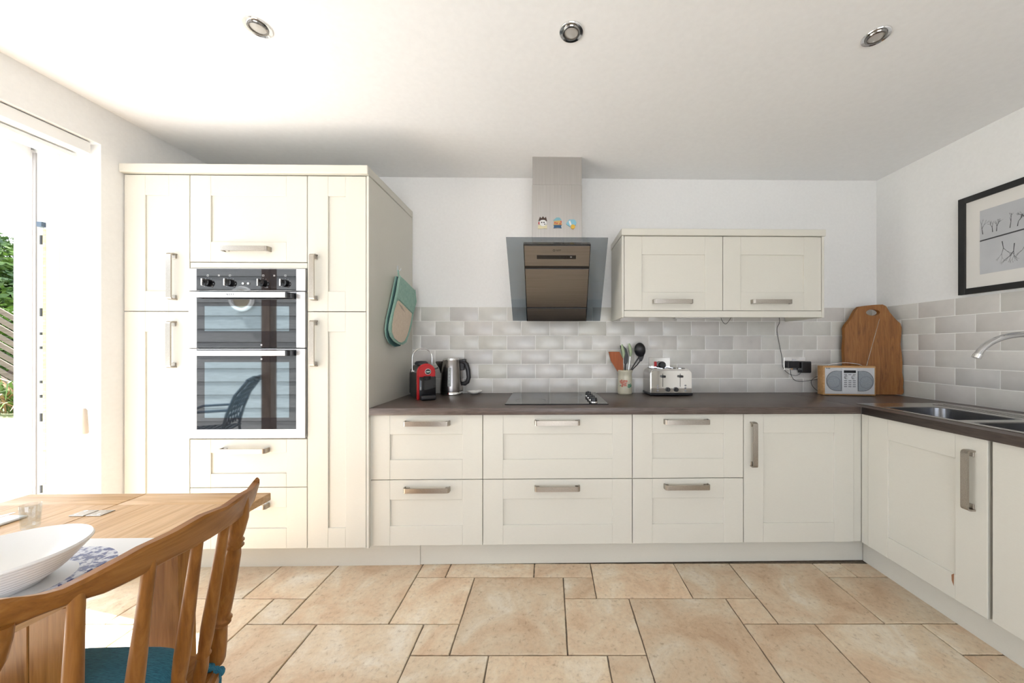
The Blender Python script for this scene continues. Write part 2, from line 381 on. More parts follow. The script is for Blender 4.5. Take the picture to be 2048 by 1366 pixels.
# ------------------------------------------------------------------ cabinet kit
def handle_bm(Lh=.243, vert=False):
    """bowed bar handle, centre at origin, standing out along -y"""
    t, so, r, wd = .0065, .034, .014, .0125
    outer, inner = [], []
    h = Lh/2
    outer.append((-h, 0))
    for k in range(6):
        a = PI/2*k/5; outer.append((-h+r-r*math.cos(a), -so+r-r*math.sin(a)))
    for k in range(6):
        a = PI/2*(1-k/5); outer.append((h-r+r*math.cos(a), -so+r-r*math.sin(a)))
    outer.append((h, 0))
    ri = r-t
    inner.append((h-t, 0))
    for k in range(6):
        a = PI/2*k/5; inner.append((h-r+ri*math.cos(a), -so+r-ri*math.sin(a)))
    for k in range(6):
        a = PI/2*(1-k/5); inner.append((-h+r-ri*math.cos(a), -so+r-ri*math.sin(a)))
    inner.append((-h+t, 0))
    bm = NB(); prism(bm, [(x, y, -wd) for x, y in outer+inner], (0, 0, 2*wd))
    for s in (-1, 1): bx(bm, min(s*(h-t), s*(h-.026)), max(s*(h-t), s*(h-.026)), -.007, 0, -wd*.8, wd*.8, bev=.002)
    if vert: bmesh.ops.rotate(bm, verts=bm.verts, cent=(0, 0, 0), matrix=Matrix.Rotation(PI/2, 3, 'Y'))
    return bm
HM = {}
def add_handle(door, loc, rz, vert, Lh=.243):
    key = (vert, round(Lh, 3))
    if key not in HM:
        o = obj('handle', handle_bm(Lh, vert), HSTEEL, door, local=True); HM[key] = o
    else:
        o = HM[key].copy(); C.objects.link(o); o.parent = door
    o.location = Vector(loc)-wmat(door).translation; o.rotation_euler = (0, 0, rz); return o
def shaker(name, parent, a0, a1, z0, z1, plane, side='back', st=.107, rl=.105, gap=.0018, hnd=None, th=.021):
    """a0,a1 run to the right as seen from the room"""
    bm = NB(); a, b = (a0+gap, a1-gap) if side == 'back' else (0+gap, (a0-a1)-gap)
    z0 += gap; z1 -= gap; e = .0013
    bx(bm, a, a+st, 0, th, z0, z1, bev=e); bx(bm, b-st, b, 0, th, z0, z1, bev=e)
    bx(bm, a+st, b-st, .0002, th, z0, z0+rl, bev=e); bx(bm, a+st, b-st, .0002, th, z1-rl, z1, bev=e)
    bx(bm, a+st-.002, b-st+.002, .0075, th-.003, z0+rl-.002, z1-rl+.002)
    if side == 'back': M = Matrix.Translation((0, plane, 0)); rz = 0
    else: M = Matrix.Translation((plane, a0, 0)) @ Matrix.Rotation(-PI/2, 4, 'Z'); rz = -PI/2
    bm.transform(M); d = obj(name, bm, CREAM, parent)
    if hnd:
        vert, ha, hz = hnd[:3]; Lh = hnd[3] if len(hnd) > 3 else .243
        add_handle(d, (ha, plane, hz) if side == 'back' else (plane, ha, hz), rz, vert, Lh)
    return d
def carcass(parent, x0, x1, y0, y1, z0, z1, top=True, m=CREAM2):
    t = .018; bm = NB(); bx(bm, x0, x0+t, y0, y1, z0, z1); bx(bm, x1-t, x1, y0, y1, z0, z1); bx(bm, x0+t, x1-t, y0, y1, z0, z0+t)
    if top: bx(bm, x0+t, x1-t, y0, y1, z1-t, z1)
    bx(bm, x0+t, x1-t, y1-.008, y1, z0+t, z1-t)
    return obj('carcass', bm, m, parent)
pxX = lambda u, Y=YT: onY(u, 600, Y)[0]
pzT = lambda u, v: onY(u, v, YT)[1]
# tall run
xa, xb, xc, xd = XL+.004, pxX(379.5), pxX(614.5), pxX(732.5)
ztop = pzT(500, 350.5); zmid = pzT(500, 623); YBK = YB-.004
zc0, zc1, zc2, zc3, zc4 = pzT(497, 524.5), pzT(497, 537), pzT(497, 877), pzT(497, 975), ZD
t = thing('tall_cabinet', 'narrow tall cream cabinet left of the oven against the garden-door wall', 'cabinet', (xa, YBK, .1))
carcass(t, xa, xb, YT+.022, YBK, ZD, ztop)
shaker('door', t, xa, xb, zmid, ztop, YT, hnd=(True, pxX(350), pzT(350, 554)))
shaker('door', t, xa, xb, ZD, zmid, YT, hnd=(True, pxX(349), pzT(349, 689)))
t = thing('tall_cabinet', 'tall cream cabinet right of the oven with plain end panel carrying the oven glove', 'cabinet', (xc, YBK, .1))
carcass(t, xc, xd, YT+.022, YBK, ZD, ztop)
shaker('door', t, xc, xd, zmid, ztop, YT, hnd=(True, pxX(631), pzT(631, 555.5)))
shaker('door', t, xc, xd, ZD, zmid, YT, hnd=(True, pxX(631), pzT(631, 687)))
obj('end_panel', box(xd+.003, XS_, YT-.004, YBK, ZD, ztop, bev=.0015), CREAM, t)
t = thing('oven_housing', 'cream oven housing between the two tall cabinets, flap above and drawers below', 'cabinet', (xb, YBK, .1))
bm = NB(); 
for p in ((xb+.001, xb+.017), (xc-.017, xc-.001)): bx(bm, p[0], p[1], YT+.022, YBK, ZD, ztop)
bx(bm, xb+.017, xc-.017, YT+.022, YBK, zc1-.0, zc1+.016); bx(bm, xb+.017, xc-.017, YT+.022, YBK, zc2-.02, zc2-.004); bx(bm, xb+.017, xc-.017, YBK-.01, YBK, ZD, ztop)
obj('carcass', bm, CREAM2, t)
shaker('flap', t, xb, xc, zc0, ztop, YT, hnd=(False, pxX(496.5), pzT(497, 499.5)))
obj('filler_strip', box(xb+.002, xc-.002, YT+.002, YT+.02, zc1+.002, zc0-.002, bev=.001), CREAM, t)
shaker('drawer', t, xb, xc, zc3, zc2-.003, YT, rl=.07, hnd=(False, pxX(492.5), pzT(492, 899.5)))
shaker('drawer', t, xb, xc, ZD, zc3, YT, hnd=(False, pxX(492.5), pzT(492, 1010)))
bm = NB(); bx(bm, XL+.002, XS_+.002, YT-.022, YBK, ztop+.004, ztop+.048, bev=.003)
tag(obj('cornice', bm, CREAM), 'flat cream cornice board across the top of the tall cabinets', 'cornice')

# ------------------------------------------------------------------ built-in double oven
ov = thing('double_oven', 'built-in double oven with steel surround and black mirror-like glass doors', 'oven', ((xb+xc)/2, YT, zc2))
U = lambda u: onY(u, 600, YT)[0]
Z = lambda v: onY(497, v, YT)[1]
ox0, ox1 = U(381.5), U(613)
obj('body', box(xb+.02, xc-.02, YT+.03, YBK-.06, zc2+.004, zc1-.006), mat('oven_body', (.12, .12, .12), .5), ov)
cp = obj('control_panel', box(ox0, ox1, YT-.010, YT+.012, Z(582), Z(538), bev=.001), OVSTEEL, ov)
obj('control_glass', box(U(397.3), U(595), YT-.0115, YT-.0102, Z(581.5), Z(538.8)), OVGLASS, ov)
for k, (u, v) in enumerate(((421, 567), (465, 567), (530, 567.5), (574, 567.5))):
    x, z = U(u), Z(v); kb = NB()
    cyl(kb, (x, YT-.0115, z), (x, YT-.030, z), .0195, .0175, 28); ko = obj('knob', kb, BLACKG, ov)
    kb = box(x-.0075, x-.0005, YT-.046, YT-.028, z-.019, z+.019, bev=.003, seg=2); obj('grip', kb, CHROME, ko)
    kb = NB()
    for q in range(9):
        a = PI*.75-q*PI*1.5/8+PI/2*0; a = math.radians(220-q*32.5); bx(kb, x+.026*math.cos(a)-.0007, x+.026*math.cos(a)+.0007, YT-.0122, YT-.0114, z+.026*math.sin(a)-.0007, z+.026*math.sin(a)+.0007)
    obj('dial_marks', kb, MARKW, ov)
for u in (491.2, 501.5):
    kb = NB(); cyl(kb, (U(u), YT-.0115, Z(568)), (U(u), YT-.017, Z(568)), .0065, .0055, 16); obj('push_button', kb, CHROME, ov)
kb = NB()
for u in (420, 464, 530, 574):
    x, z = U(u), Z(552); s = .0045
    for p in ((x-s, x+s, z+s-.001, z+s), (x-s, x+s, z-s, z-s+.001), (x-s, x-s+.001, z-s, z+s), (x+s-.001, x+s, z-s, z+s)): bx(kb, p[0], p[1], YT-.0122, YT-.0114, p[2], p[3])
for u in (442, 552):
    x, z = U(u), Z(552)
    for q in (-.003, 0, .003): bx(kb, x-.0045, x+.0045, YT-.0122, YT-.0114, z+q-.0005, z+q+.0005)
obj('dial_symbols', kb, MARKW, ov)['kind'] = 'stuff'
def oven_door(z0, z1, gz0, gz1, wz0, wz1, hz0, hz1, logo):
    bm = NB(); a, b = ox0, ox1; g0, g1 = U(398), U(595.5)
    bx(bm, a, g0, YT-.012, YT+.02, z0, z1, bev=.0012); bx(bm, g1, b, YT-.012, YT+.02, z0, z1, bev=.0012)
    if gz0-z0 > .01: bx(bm, g0, g1, YT-.012, YT+.02, z0, gz0, bev=.0012)
    bx(bm, g0, g1, YT-.009, YT+.02, gz1, z1, bev=.0008); bx(bm, g0, g1, YT-.004, YT+.02, gz0, gz1)
    d = obj('oven_door', bm, OVSTEEL, ov)
    obj('door_glass', box(g0, g1, YT-.012, YT-.006, max(gz0, z0), z1-.004), OVGLASS, d)
    obj('window', box(U(414), U(582), YT-.0128, YT-.0121, wz0, wz1), OVWIN, d)
    bm = box(U(397), U(586), YT-.055, YT-.041, hz0, hz1, bev=.002, seg=2); h = obj('handle', bm, OVSTEEL, d)
    obj('handle_bracket', box(U(398), U(404), YT-.041, YT-.012, hz0+.002, hz1-.002, bev=.002), BLACK, d)
    bm = NB(); prism(bm, [(U(581), YT-.0405, hz0+.002), (U(587.5), YT-.0405, hz0+.002), (U(587.5), YT-.062, hz0-.001), (U(591.5), YT-.062, hz0-.001), (U(594), YT-.05, hz0-.001), (U(592), YT-.012, hz0-.001), (U(581), YT-.012, hz0+.002)], (0, 0, hz1-hz0))
    obj('handle_bracket', bm, BLACK, d)
    if logo: text('logo', 'N E F F', .013, MARKB, ov, face_to_cam(U(479), YT-.0553, (hz0+hz1)/2))
    bm = NB(); cyl(bm, (U(527), YT-.0126, Z(690) if logo else Z(718)), (U(527), YT-.0135, Z(690) if logo else Z(718)), .005, n=14); obj('door_stud', bm, CHROME, d)
oven_door(Z(695.5), Z(584), Z(695.5), Z(598), Z(662.5), Z(612.8), Z(597.5), Z(587), True)
oven_door(Z(875.5), Z(697.5), Z(857.5), Z(711), Z(834.5), Z(724), Z(711), Z(701), False)

# ------------------------------------------------------------------ base run
XB = [onY(u, 900, YF)[0] for u in (738.8, 965.6, 1264.7, 1487.2, 1708)]
zA = onY(1115, 958, YF)[1]
labels = ['cream two-drawer base unit beside the tall cabinets, under the kettle', 'widest cream two-drawer base unit, directly under the hob',
          'cream two-drawer base unit under the toaster, left of the corner door']
hu = ((806, 897), (1071, 1158.5), (1332, 1420.5))
for i in range(3):
    t = thing('drawer_unit', labels[i], 'cabinet', ((XB[i]+XB[i+1])/2, YBK, .1), group='drawer units of the back run')
    carcass(t, XB[i]+.001, XB[i+1]-.001, YF+.022, YBK, ZD, ZU-.002, top=False)
    hx = onY(sum(hu[i])/2, 850, YF-.03)[0]
    shaker('drawer', t, XB[i], XB[i+1], zA, ZU, YF, hnd=(False, hx, onY(850, 848-(.7*i), YF-.03)[1]))
    shaker('drawer', t, XB[i], XB[i+1], ZD, zA, YF, hnd=(False, hx, onY(850, 982-1.5*i, YF-.03)[1]))
t = thing('corner_unit', 'cream single-door base cabinet at the corner of the back run', 'cabinet', ((XB[3]+XB[4])/2, YBK, .1))
carcass(t, XB[3]+.001, XF+.022, YF+.022, YBK, ZD, ZU-.002, top=False)
shaker('door', t, XB[3], XB[4], ZD, ZU, YF, hnd=(True, onY(1511, 890, YF-.03)[0], onY(1511, 891, YF-.03)[1]))
obj('corner_post', box(XB[4]+.001, XF+.021, YF+.004, YF+.021, ZD+.002, ZU-.002, bev=.001), CREAM, t)
ys = [1.842, 1.335, .735]
t = thing('sink_cabinet', 'cream cabinet under the sink with one tall-handled door, chipped at the lower edge', 'cabinet', (XR-.01, 1.6, .1))
bm = NB(); bx(bm, XF+.022, XR-.004, ys[1]+.001, ys[1]+.018, ZD, ZU-.002); bx(bm, XF+.022, XR-.004, ys[1]+.018, YF+.0, ZD, ZD+.018); bx(bm, XR-.012, XR-.004, ys[1]+.018, YF+.0, ZD+.018, ZU-.18)
obj('carcass', bm, CREAM2, t)
obj('filler_strip', box(XF+.001, XF+.02, ys[0]+.001, YF-.002, ZD, ZU-.002, bev=.001), CREAM, t)
hy, hz = onX(1931, 960, XF-.03)
d = shaker('door', t, ys[0], ys[1], ZD, ZU, XF-.003, side='right', hnd=(True, hy, hz))
y_, z_ = onX(1907, 1157, XF-.003); bm = NB(); prism(bm, [(XF-.0031, y_-.002, z_+.022), (XF-.0031, y_+.007, z_+.012), (XF-.0031, y_+.006, z_-.012), (XF-.0031, y_-.001, z_-.03)], (-.0006, 0, 0))
o = obj('chip', bm, mat('chipped_mdf', (.30, .14, .07), .8), d); o['label'] = 'brown chip in the paint'
t = thing('dishwasher_cabinet', 'cream cabinet front nearest the camera, cut by the right edge of the view', 'cabinet', (XR-.01, 1.0, .1))
bm = NB(); bx(bm, XF+.022, XR-.004, ys[2], ys[2]+.018, ZD, ZU-.002); bx(bm, XF+.022, XR-.004, ys[1]-.03, ys[1]-.012, ZD, ZU-.002); bx(bm, XF+.022, XR-.004, ys[2]+.018, ys[1]-.03, ZD, ZD+.018)
obj('carcass', bm, CREAM2, t)
shaker('door', t, ys[1]-.008, ys[2], ZD, ZU, XF+.001, side='right', hnd=(True, ys[2]+.06, hz))
# plinths
xj = onY(841, 1110, YP)[0]
tag(obj('plinth', box(XL+.003, xj-.0008, YP-.002, YP+.014, 0, ZD-.002), CREAM), 'cream plinth board under the tall cabinets and first drawers', 'plinth', 'plinth boards')
tag(obj('plinth', box(xj+.0008, XP-.001, YP, YP+.016, .002, ZD-.002), CREAM), 'cream plinth board under the hob drawers up to the corner', 'plinth', 'plinth boards')
tag(obj('plinth', box(XP, XP+.016, ys[2], YP-.001, 0, ZD-.002), CREAM), 'cream plinth board under the sink run, running towards the camera', 'plinth', 'plinth boards')
# worktops
t = tag(obj('worktop', box(XS_+.001, XWK, YW, YBK-.004, ZU, ZW, bev=.003, seg=2), WORK), 'dark brown slate-look worktop along the back wall under the hob', 'worktop')
def rot_work(): pass
SX0, SX1, SY0, SY1 = 1.775, 2.275, .98, 1.965
bm = NB(); bx(bm, XWK+.0008, XR-.009, SY1-.012, YBK-.004, ZU, ZW); bx(bm, XWK+.0008, SX0+.012, .735, SY1-.012, ZU, ZW); bx(bm, SX1-.012, XR-.009, .735, SY1-.012, ZU, ZW); bx(bm, SX0+.012, SX1-.012, .735, SY0+.012, ZU, ZW)
bmesh.ops.remove_doubles(bm, verts=bm.verts, dist=.0001)
WORK2 = textured('worktop_laminate_cross', .36, (26, 2.2, 26), 6, 8, [(.28, (.055, .040, .034)), (.5, (.098, .072, .061)), (.74, (.155, .118, .100))], dist=.6, bmp=.05)
tag(obj('worktop', bm, WORK2), 'dark brown slate-look worktop of the sink run along the right wall', 'worktop')
obj_ = box(XWK-.0004, XWK+.0008, YW, YW+.02, ZU, ZW); o = tag(obj('joint_strip', obj_, mat('joint_metal', (.4, .38, .35), .4, .6)), 'thin pale joint strip where the two worktops meet at the corner', 'joint')

# sink
sk = thing('sink', 'inset stainless steel double-bowl sink in the right worktop', 'sink', ((SX0+SX1)/2, 1.5, ZW))
z1 = ZW+.004; b1 = (1.803, 2.105, 1.50, 1.835); b2 = (1.803, 2.105, 1.115, 1.455)
bm = NB()
bx(bm, SX0, b1[0], SY0, SY1, ZW+.0002, z1, bev=.0015); bx(bm, b1[1], SX1, SY0, SY1, ZW+.0002, z1, bev=.0015)
bx(bm, b1[0], b1[1], b1[3], SY1, ZW+.0002, z1, bev=.001); bx(bm, b1[0], b1[1], b2[3], b1[2], ZW+.0002, z1, bev=.001); bx(bm, b1[0], b1[1], SY0, b2[2], ZW+.0002, z1, bev=.001)
for k in range(3): bx(bm, 2.15+.03*k, 2.155+.03*k, SY0+.03, SY1-.06, z1, z1+.002, bev=.0008)
obj('rim', bm, SINK, sk)
for b in (b1, b2):
    bm = NB(); x0, x1, y0, y1 = b
    def ring(ins, z, r):
        pts = []
        for cx_, cy_, a0 in ((x1-ins-r, y1-ins-r, 0), (x0+ins+r, y1-ins-r, 90), (x0+ins+r, y0+ins+r, 180), (x1-ins-r, y0+ins+r, 270)):
            for q in range(7):
                a = math.radians(a0+q*15); pts.append(bm.verts.new((cx_+r*math.cos(a), cy_+r*math.sin(a), z)))
        return pts
    rs = [ring(-.004, z1-.0005, .03), ring(.003, z1-.004, .05), ring(.010, ZW-.12, .055), ring(.018, ZW-.15, .06), ring(.04, ZW-.16, .05)]
    for p, q in zip(rs, rs[1:]):
        for k in range(28): bm.faces.new((p[k], p[(k+1) % 28], q[(k+1) % 28], q[k]))
    bm.faces.new(rs[-1]); o = obj('bowl', bm, mat('darkened_bowl_steel', (.20, .20, .205), .24, 1), sk)  # same steel as the rim, dark reflections put into its colour
    bm = NB(); lathe(bm, [(0, .004), (.025, .003), (.040, .001), (.042, 0), (0, 0)], ((x0+x1)/2, (y0+y1)/2, ZW-.159), 24); obj('strainer', bm, CHROME, o)
tp = thing('tap', 'chrome swan-neck tap arching over the sink', 'tap', (2.235, 1.45, ZW))
base = Vector((2.235, 1.45, ZW+.004)); tipx, tipz = onY(1955, 716, 1.50)
bm = NB(); lathe(bm, [(0, 0), (.030, 0), (.030, .006), (.024, .010), (.024, .07), (.018, .078), (0, .078)], base, 28); obj('tap_body', bm, CHROME, tp)
pts = [(base.x, 1.45, ZW+.07), (base.x, 1.45, 1.10)]
cxm = (base.x+tipx)/2+.012; rx = (base.x-cxm); apex = onY(2048, 670, 1.47)[1]+.003
for k in range(1, 17):
    a = PI*k/16*.96; xx = cxm+rx*math.cos(a) if a < PI/2 else cxm+(cxm-tipx)*math.cos(a)
    zz = 1.10+(apex-1.10)*math.sin(a) if a < PI/2 else tipz-.0+(apex-tipz)*math.sin(a)
    pts.append((xx, 1.45+.05*k/16, zz))
bm = NB(); tube(bm, pts, [.0125]*(len(pts)-1)+[.0135], 18); sp = obj('spout', bm, mat('tap_chrome', (.55, .55, .56), .10, 1), tp)
d_ = (Vector(pts[-1])-Vector(pts[-2])).normalized(); bm = NB(); cyl(bm, Vector(pts[-1])-d_*.004, Vector(pts[-1])+d_*.014, .0150, n=20); obj('aerator', bm, CHROME, tp)
bm = NB(); tube(bm, [(base.x, 1.43, ZW+.055), (base.x-.005, 1.39, ZW+.07), (base.x-.01, 1.34, ZW+.09)], [.009, .007, .006], 12); obj('lever', bm, CHROME, tp)

# hob with four knobs
hb = thing('hob', 'black glass hob set on the worktop under the extractor hood', 'hob', (.04, 2.2, ZW))
hx0, hy0 = onZ(1009.5, 808, ZW+.006); hx1 = onZ(1218, 808, ZW+.006)[0]
obj('glass_plate', box(hx0, hx1, hy0, hy0+.50, ZW+.0005, ZW+.006, bev=.0015), HOBG, hb)
for k, (x, y, r) in enumerate(((-.12, .13, .09), (.12, .13, .075), (-.12, .37, .075), (.12, .37, .09))):
    bm = NB(); r0 = r; n = 40; vi = []; vo = []
    for q in range(n):
        a = 2*PI*q/n; ctr = ((hx0+hx1)/2-.03+x, hy0+y)
        vi.append(bm.verts.new((ctr[0]+(r-.0015)*math.cos(a), ctr[1]+(r-.0015)*math.sin(a), ZW+.0063))); vo.append(bm.verts.new((ctr[0]+r*math.cos(a), ctr[1]+r*math.sin(a), ZW+.0063)))
    for q in range(n): bm.faces.new((vi[q], vi[(q+1) % n], vo[(q+1) % n], vo[q]))
    obj('heat_zone', bm, mat('zone_print', (.07, .07, .07), .3), hb)
for k, (u, v) in enumerate(((1202.5, 804), (1199.5, 799.2), (1197.5, 794.6), (1195.5, 790.6))):
    kx, ky = onZ(u, v, ZW+.006); kx, ky = .285, hy0+.06+.088*k
    bm = NB(); lathe(bm, [(0, 0), (.0215, 0), (.0215, .003), (.0205, .0045), (0, .0045)], (kx, ky, ZW+.006), 28); kr = obj('knob_ring', bm, CHROME, hb)
    bm = NB(); lathe(bm, [(0, .006), (.020, .006), (.0175, .024), (.014, .026), (0, .026)], (kx, ky, ZW+.006), 28); bx(bm, kx-.003, kx+.003, ky-.018, ky+.018, ZW+.03, ZW+.036, bev=.001); obj('knob', bm, BLACK, hb)

# ------------------------------------------------------------------ extractor hood
hd = thing('extractor_hood', 'angled steel and smoked-glass extractor hood on the wall above the hob', 'hood', (.06, YB, 1.4))
YC = 2.20; cx0, cx1 = onY(1065, 400, YC)[0], onY(1163.5, 400, YC)[0]; zj = onY(1115, 370, YC)[1]
obj('chimney', box(cx0, cx1, YC, YBK, zj+.001, ZC-.001, bev=.0012), STEELV, hd)
obj('lower_chimney', box(cx0-.0015, cx1+.0015, YC-.0015, YBK, 1.62, zj, bev=.0012), STEELV, hd)
# inclined plane from (YT_, zt) to (YB_, zb)
y1_, y2_ = 2.045, 2.345
zt_ = onY(1114, 474.5, y1_)[1]; zb_ = onY(1113, 641, y2_)[1]
xm = (onY(1012, 474, y1_)[0]+onY(1216, 476, y1_)[0])/2; hw = (onY(1216, 476, y1_)[0]-onY(1012, 474, y1_)[0])/2
xmb = (onY(1026, 640, y2_)[0]+onY(1200, 641, y2_)[0])/2; hwb = (onY(1200, 641, y2_)[0]-onY(1026, 640, y2_)[0])/2
SL = math.hypot(y2_-y1_, zt_-zb_); dn = Vector((0, y2_-y1_, zb_-zt_)).normalized(); nr = Vector((0, -dn.z*-1, 0))
nr = Vector((0, dn.z, -dn.y))            # outward (towards room, down)
if nr.y > 0: nr = -nr
def hp(x, s, o_): return Vector((xm+(xmb-xm)*s/SL+x, y1_, zt_)) + dn*s + nr*o_
def hslab(bm, x0, x1, s0, s1, o0, o1, tap0=None):
    x0b, x1b = tap0 if tap0 else (x0, x1)
    prism(bm, [hp(x0, s0, o0), hp(x1, s0, o0), hp(x1b, s1, o0), hp(x0b, s1, o0)], nr*(o1-o0))
bm = NB(); hslab(bm, -hw, hw, 0, SL, 0, .006, (-hwb, hwb)); obj('glass_panel', bm, HOODG, hd, sharp=20)
def sv(v):   # slope distance from pixel row
    lo, hi = 0., SL
    for _ in range(40):
        m_ = (lo+hi)/2; p = hp(0, m_, .012); d_ = p.x*_s+p.y*_c; vv = CY-F*(p.z-EYE)/d_
        if vv < v: lo = m_
        else: hi = m_
    return lo
bw = (onY(1181, 490, 2.05)[0]-onY(1045.5, 490, 2.05)[0])/2
bm = NB(); hslab(bm, -bw, bw, sv(489), SL+.001, -.03, .008); obj('surround', bm, BLACKG, hd)
def plate(nm, v0, v1, o1=.016):
    bm = NB(); hslab(bm, -bw+.005, bw-.005, sv(v0), min(sv(v1), SL), .008, o1); return obj(nm, bm, STEEL, hd)
p1 = plate('control_plate', 491.5, 531.5); plate('filter_plate', 538, 614); plate('filter_plate', 617, 641)
bm = NB(); hslab(bm, onY(1073, 512, 2.07)[0]-xm, onY(1152, 512, 2.07)[0]-xm, sv(510), sv(517.5), .016, .0166); obj('display', bm, BLACKG, hd)
tilt = math.atan2(-dn.y, -dn.z) 
Rm = Matrix(((1, 0, 0, 0), (0, -dn.y, nr.y, 0), (0, -dn.z, nr.z, 0), (0, 0, 0, 1)))
def on_hood(u, v, o_):
    s = sv(v); p = hp(0, s, o_); return Matrix.Translation((onY(u, v, p.y)[0], p.y, p.z)) @ Rm
text('logo', 'NEFF', .014, MARKB, hd, on_hood(1117, 500.5, .0162))
text('display_digits', '88', .012, mat('display_grey', (.35, .35, .33), .5), hd, on_hood(1142, 513.6, .0168))
bm = NB()
for u in (1119, 1123.5, 1128, 1132.5): 
    s = sv(513.6); p = hp(0, s, .0166); x = onY(u, 513, p.y)[0]-hp(0, s, 0).x; hslab(bm, x-.001, x+.001, s-.004, s+.004, .0166, .0170)
for a in range(10):
    th = 2*PI*a/10; s = sv(500.5); p = hp(0, s, .016); x = onY(1108, 500, p.y)[0]-hp(0, s, 0).x
    hslab(bm, x+.0055*math.cos(th)-.0014, x+.0055*math.cos(th)+.0014, s+.0055*math.sin(th)-.0014, s+.0055*math.sin(th)+.0014, .016, .0165)
obj('panel_marks', bm, MARKB, hd)['kind'] = 'stuff'
bm = NB(); prism(bm, [hp(-bw+.01, sv(495), -.03), hp(-bw+.01, SL-.002, -.03), (xm-bw+.01, YBK, zb_+.02), (xm-bw+.01, YBK, 1.66), (xm-bw+.01, YC+.02, 1.74)], (2*bw-.02, 0, 0)); obj('hood_body', bm, BLACK, hd)
# magnets on the chimney
def flatshape(bm, pts, u0, v0, sc, y0, th):
    """pts in local px units about (u0,v0)"""
    prism(bm, [(onY(u0+a*sc, v0+b*sc, YC)[0], y0, onY(u0+a*sc, v0+b*sc, YC)[1]) for a, b in pts], (0, -th, 0))
def ell(a, b, ra, rb, n=16): return [(a+ra*math.cos(2*PI*k/n), b+ra*0+rb*math.sin(2*PI*k/n)) for k in range(n)]
YM = YC-.0018
cm = lambda n, c: mat(n, c, .4)
mg = thing('magnet', 'pirate skull magnet with a dark hat on the hood chimney', 'magnet', (onY(1085, 445, YC)[0], YM, onY(1085, 458, YC)[1]), group='magnets on the hood chimney')
bm = NB(); flatshape(bm, [(-9, 5), (9, 5), (9, 12), (4, 11), (-4, 12), (-9, 12)], 1085, 446, 1, YM, .006); obj('scroll', bm, cm('magnet_cream', (.66, .60, .38)), mg)
bm = NB(); flatshape(bm, ell(1, 1, 7, 6.5), 1085, 446, 1, YM, .009); sk_ = obj('skull', bm, cm('magnet_white', (.75, .74, .72)), mg)
bm = NB(); flatshape(bm, [(-8, -3), (-5, -11), (-2, -8), (1, -12), (4, -8), (7, -11), (9, -3), (4, -5), (-3, -5)], 1085, 446, 1, YM, .012); obj('hat', bm, cm('magnet_brown', (.06, .03, .02)), mg)
bm = NB(); flatshape(bm, ell(-1.5, 0, 1.4, 1.3, 8), 1085, 446, 1, YM-.009, .001); flatshape(bm, ell(3, 0, 1.4, 1.3, 8), 1085, 446, 1, YM-.009, .001); flatshape(bm, ell(4.5, 3.5, 1.3, 1, 8), 1085, 446, 1, YM-.009, .001); obj('eye_sockets', bm, MARKB, mg)
bm = NB(); flatshape(bm, ell(-6.5, 1, 2, 2.5, 8), 1085, 446, 1, YM, .007); obj('bandana', bm, cm('magnet_red', (.5, .05, .06)), mg)
mg = thing('magnet', 'treasure magnet with a dark blue base on the hood chimney', 'magnet', (onY(1115, 445, YC)[0], YM, onY(1115, 458, YC)[1]), group='magnets on the hood chimney')
bm = NB(); flatshape(bm, [(-8, 5), (8, 5), (7, 8), (8, 11), (0, 10), (-8, 11), (-7, 8)], 1115, 446, 1, YM, .007); obj('base', bm, cm('magnet_blue', (.03, .10, .20)), mg)
bm = NB(); flatshape(bm, [(-8, 5), (-7, -3), (7, -4), (9, 4), (8, 5)], 1115, 446, 1, YM, .009); obj('treasure', bm, cm('magnet_gold', (.55, .35, .12)), mg)
bm = NB(); flatshape(bm, [(-8, -5), (-2, -10), (4, -10), (8, -5), (7, -2), (-6, -1)], 1115, 446, 1, YM, .007); obj('lid', bm, cm('magnet_teal', (.20, .42, .48)), mg)
bm = NB()
for a, b in ((-5, 1), (-1, 2), (5, 3), (7, -1)): flatshape(bm, ell(a, b, 1.4, 1.6, 8), 1115, 446, 1, YM-.009, .0015)
obj('jewels', bm, cm('magnet_red', (.5, .05, .06)), mg)
mg = thing('magnet', 'pale blue magnet with a gold coin on the hood chimney', 'magnet', (onY(1143, 445, YC)[0], YM, onY(1143, 458, YC)[1]), group='magnets on the hood chimney')
bm = NB(); flatshape(bm, [(-11, 1), (-8, -3), (-5, -7), (6, -7), (10, -1), (8, 4), (3, 6), (0, 9), (-8, 4)], 1143, 447, 1, YM, .007); obj('map', bm, cm('magnet_pale_blue', (.22, .48, .60)), mg)
bm = NB(); flatshape(bm, [(-6, -3), (-3, -5), (0, 3), (-3, 5)], 1143, 447, 1, YM-.007, .002); obj('edge', bm, cm('magnet_white', (.75, .74, .72)), mg)
bm = NB(); flatshape(bm, ell(2.5, 7.5, 4.3, 4.3), 1143, 447, 1, YM, .011); obj('coin', bm, cm('magnet_coin', (.70, .42, .04)), mg)

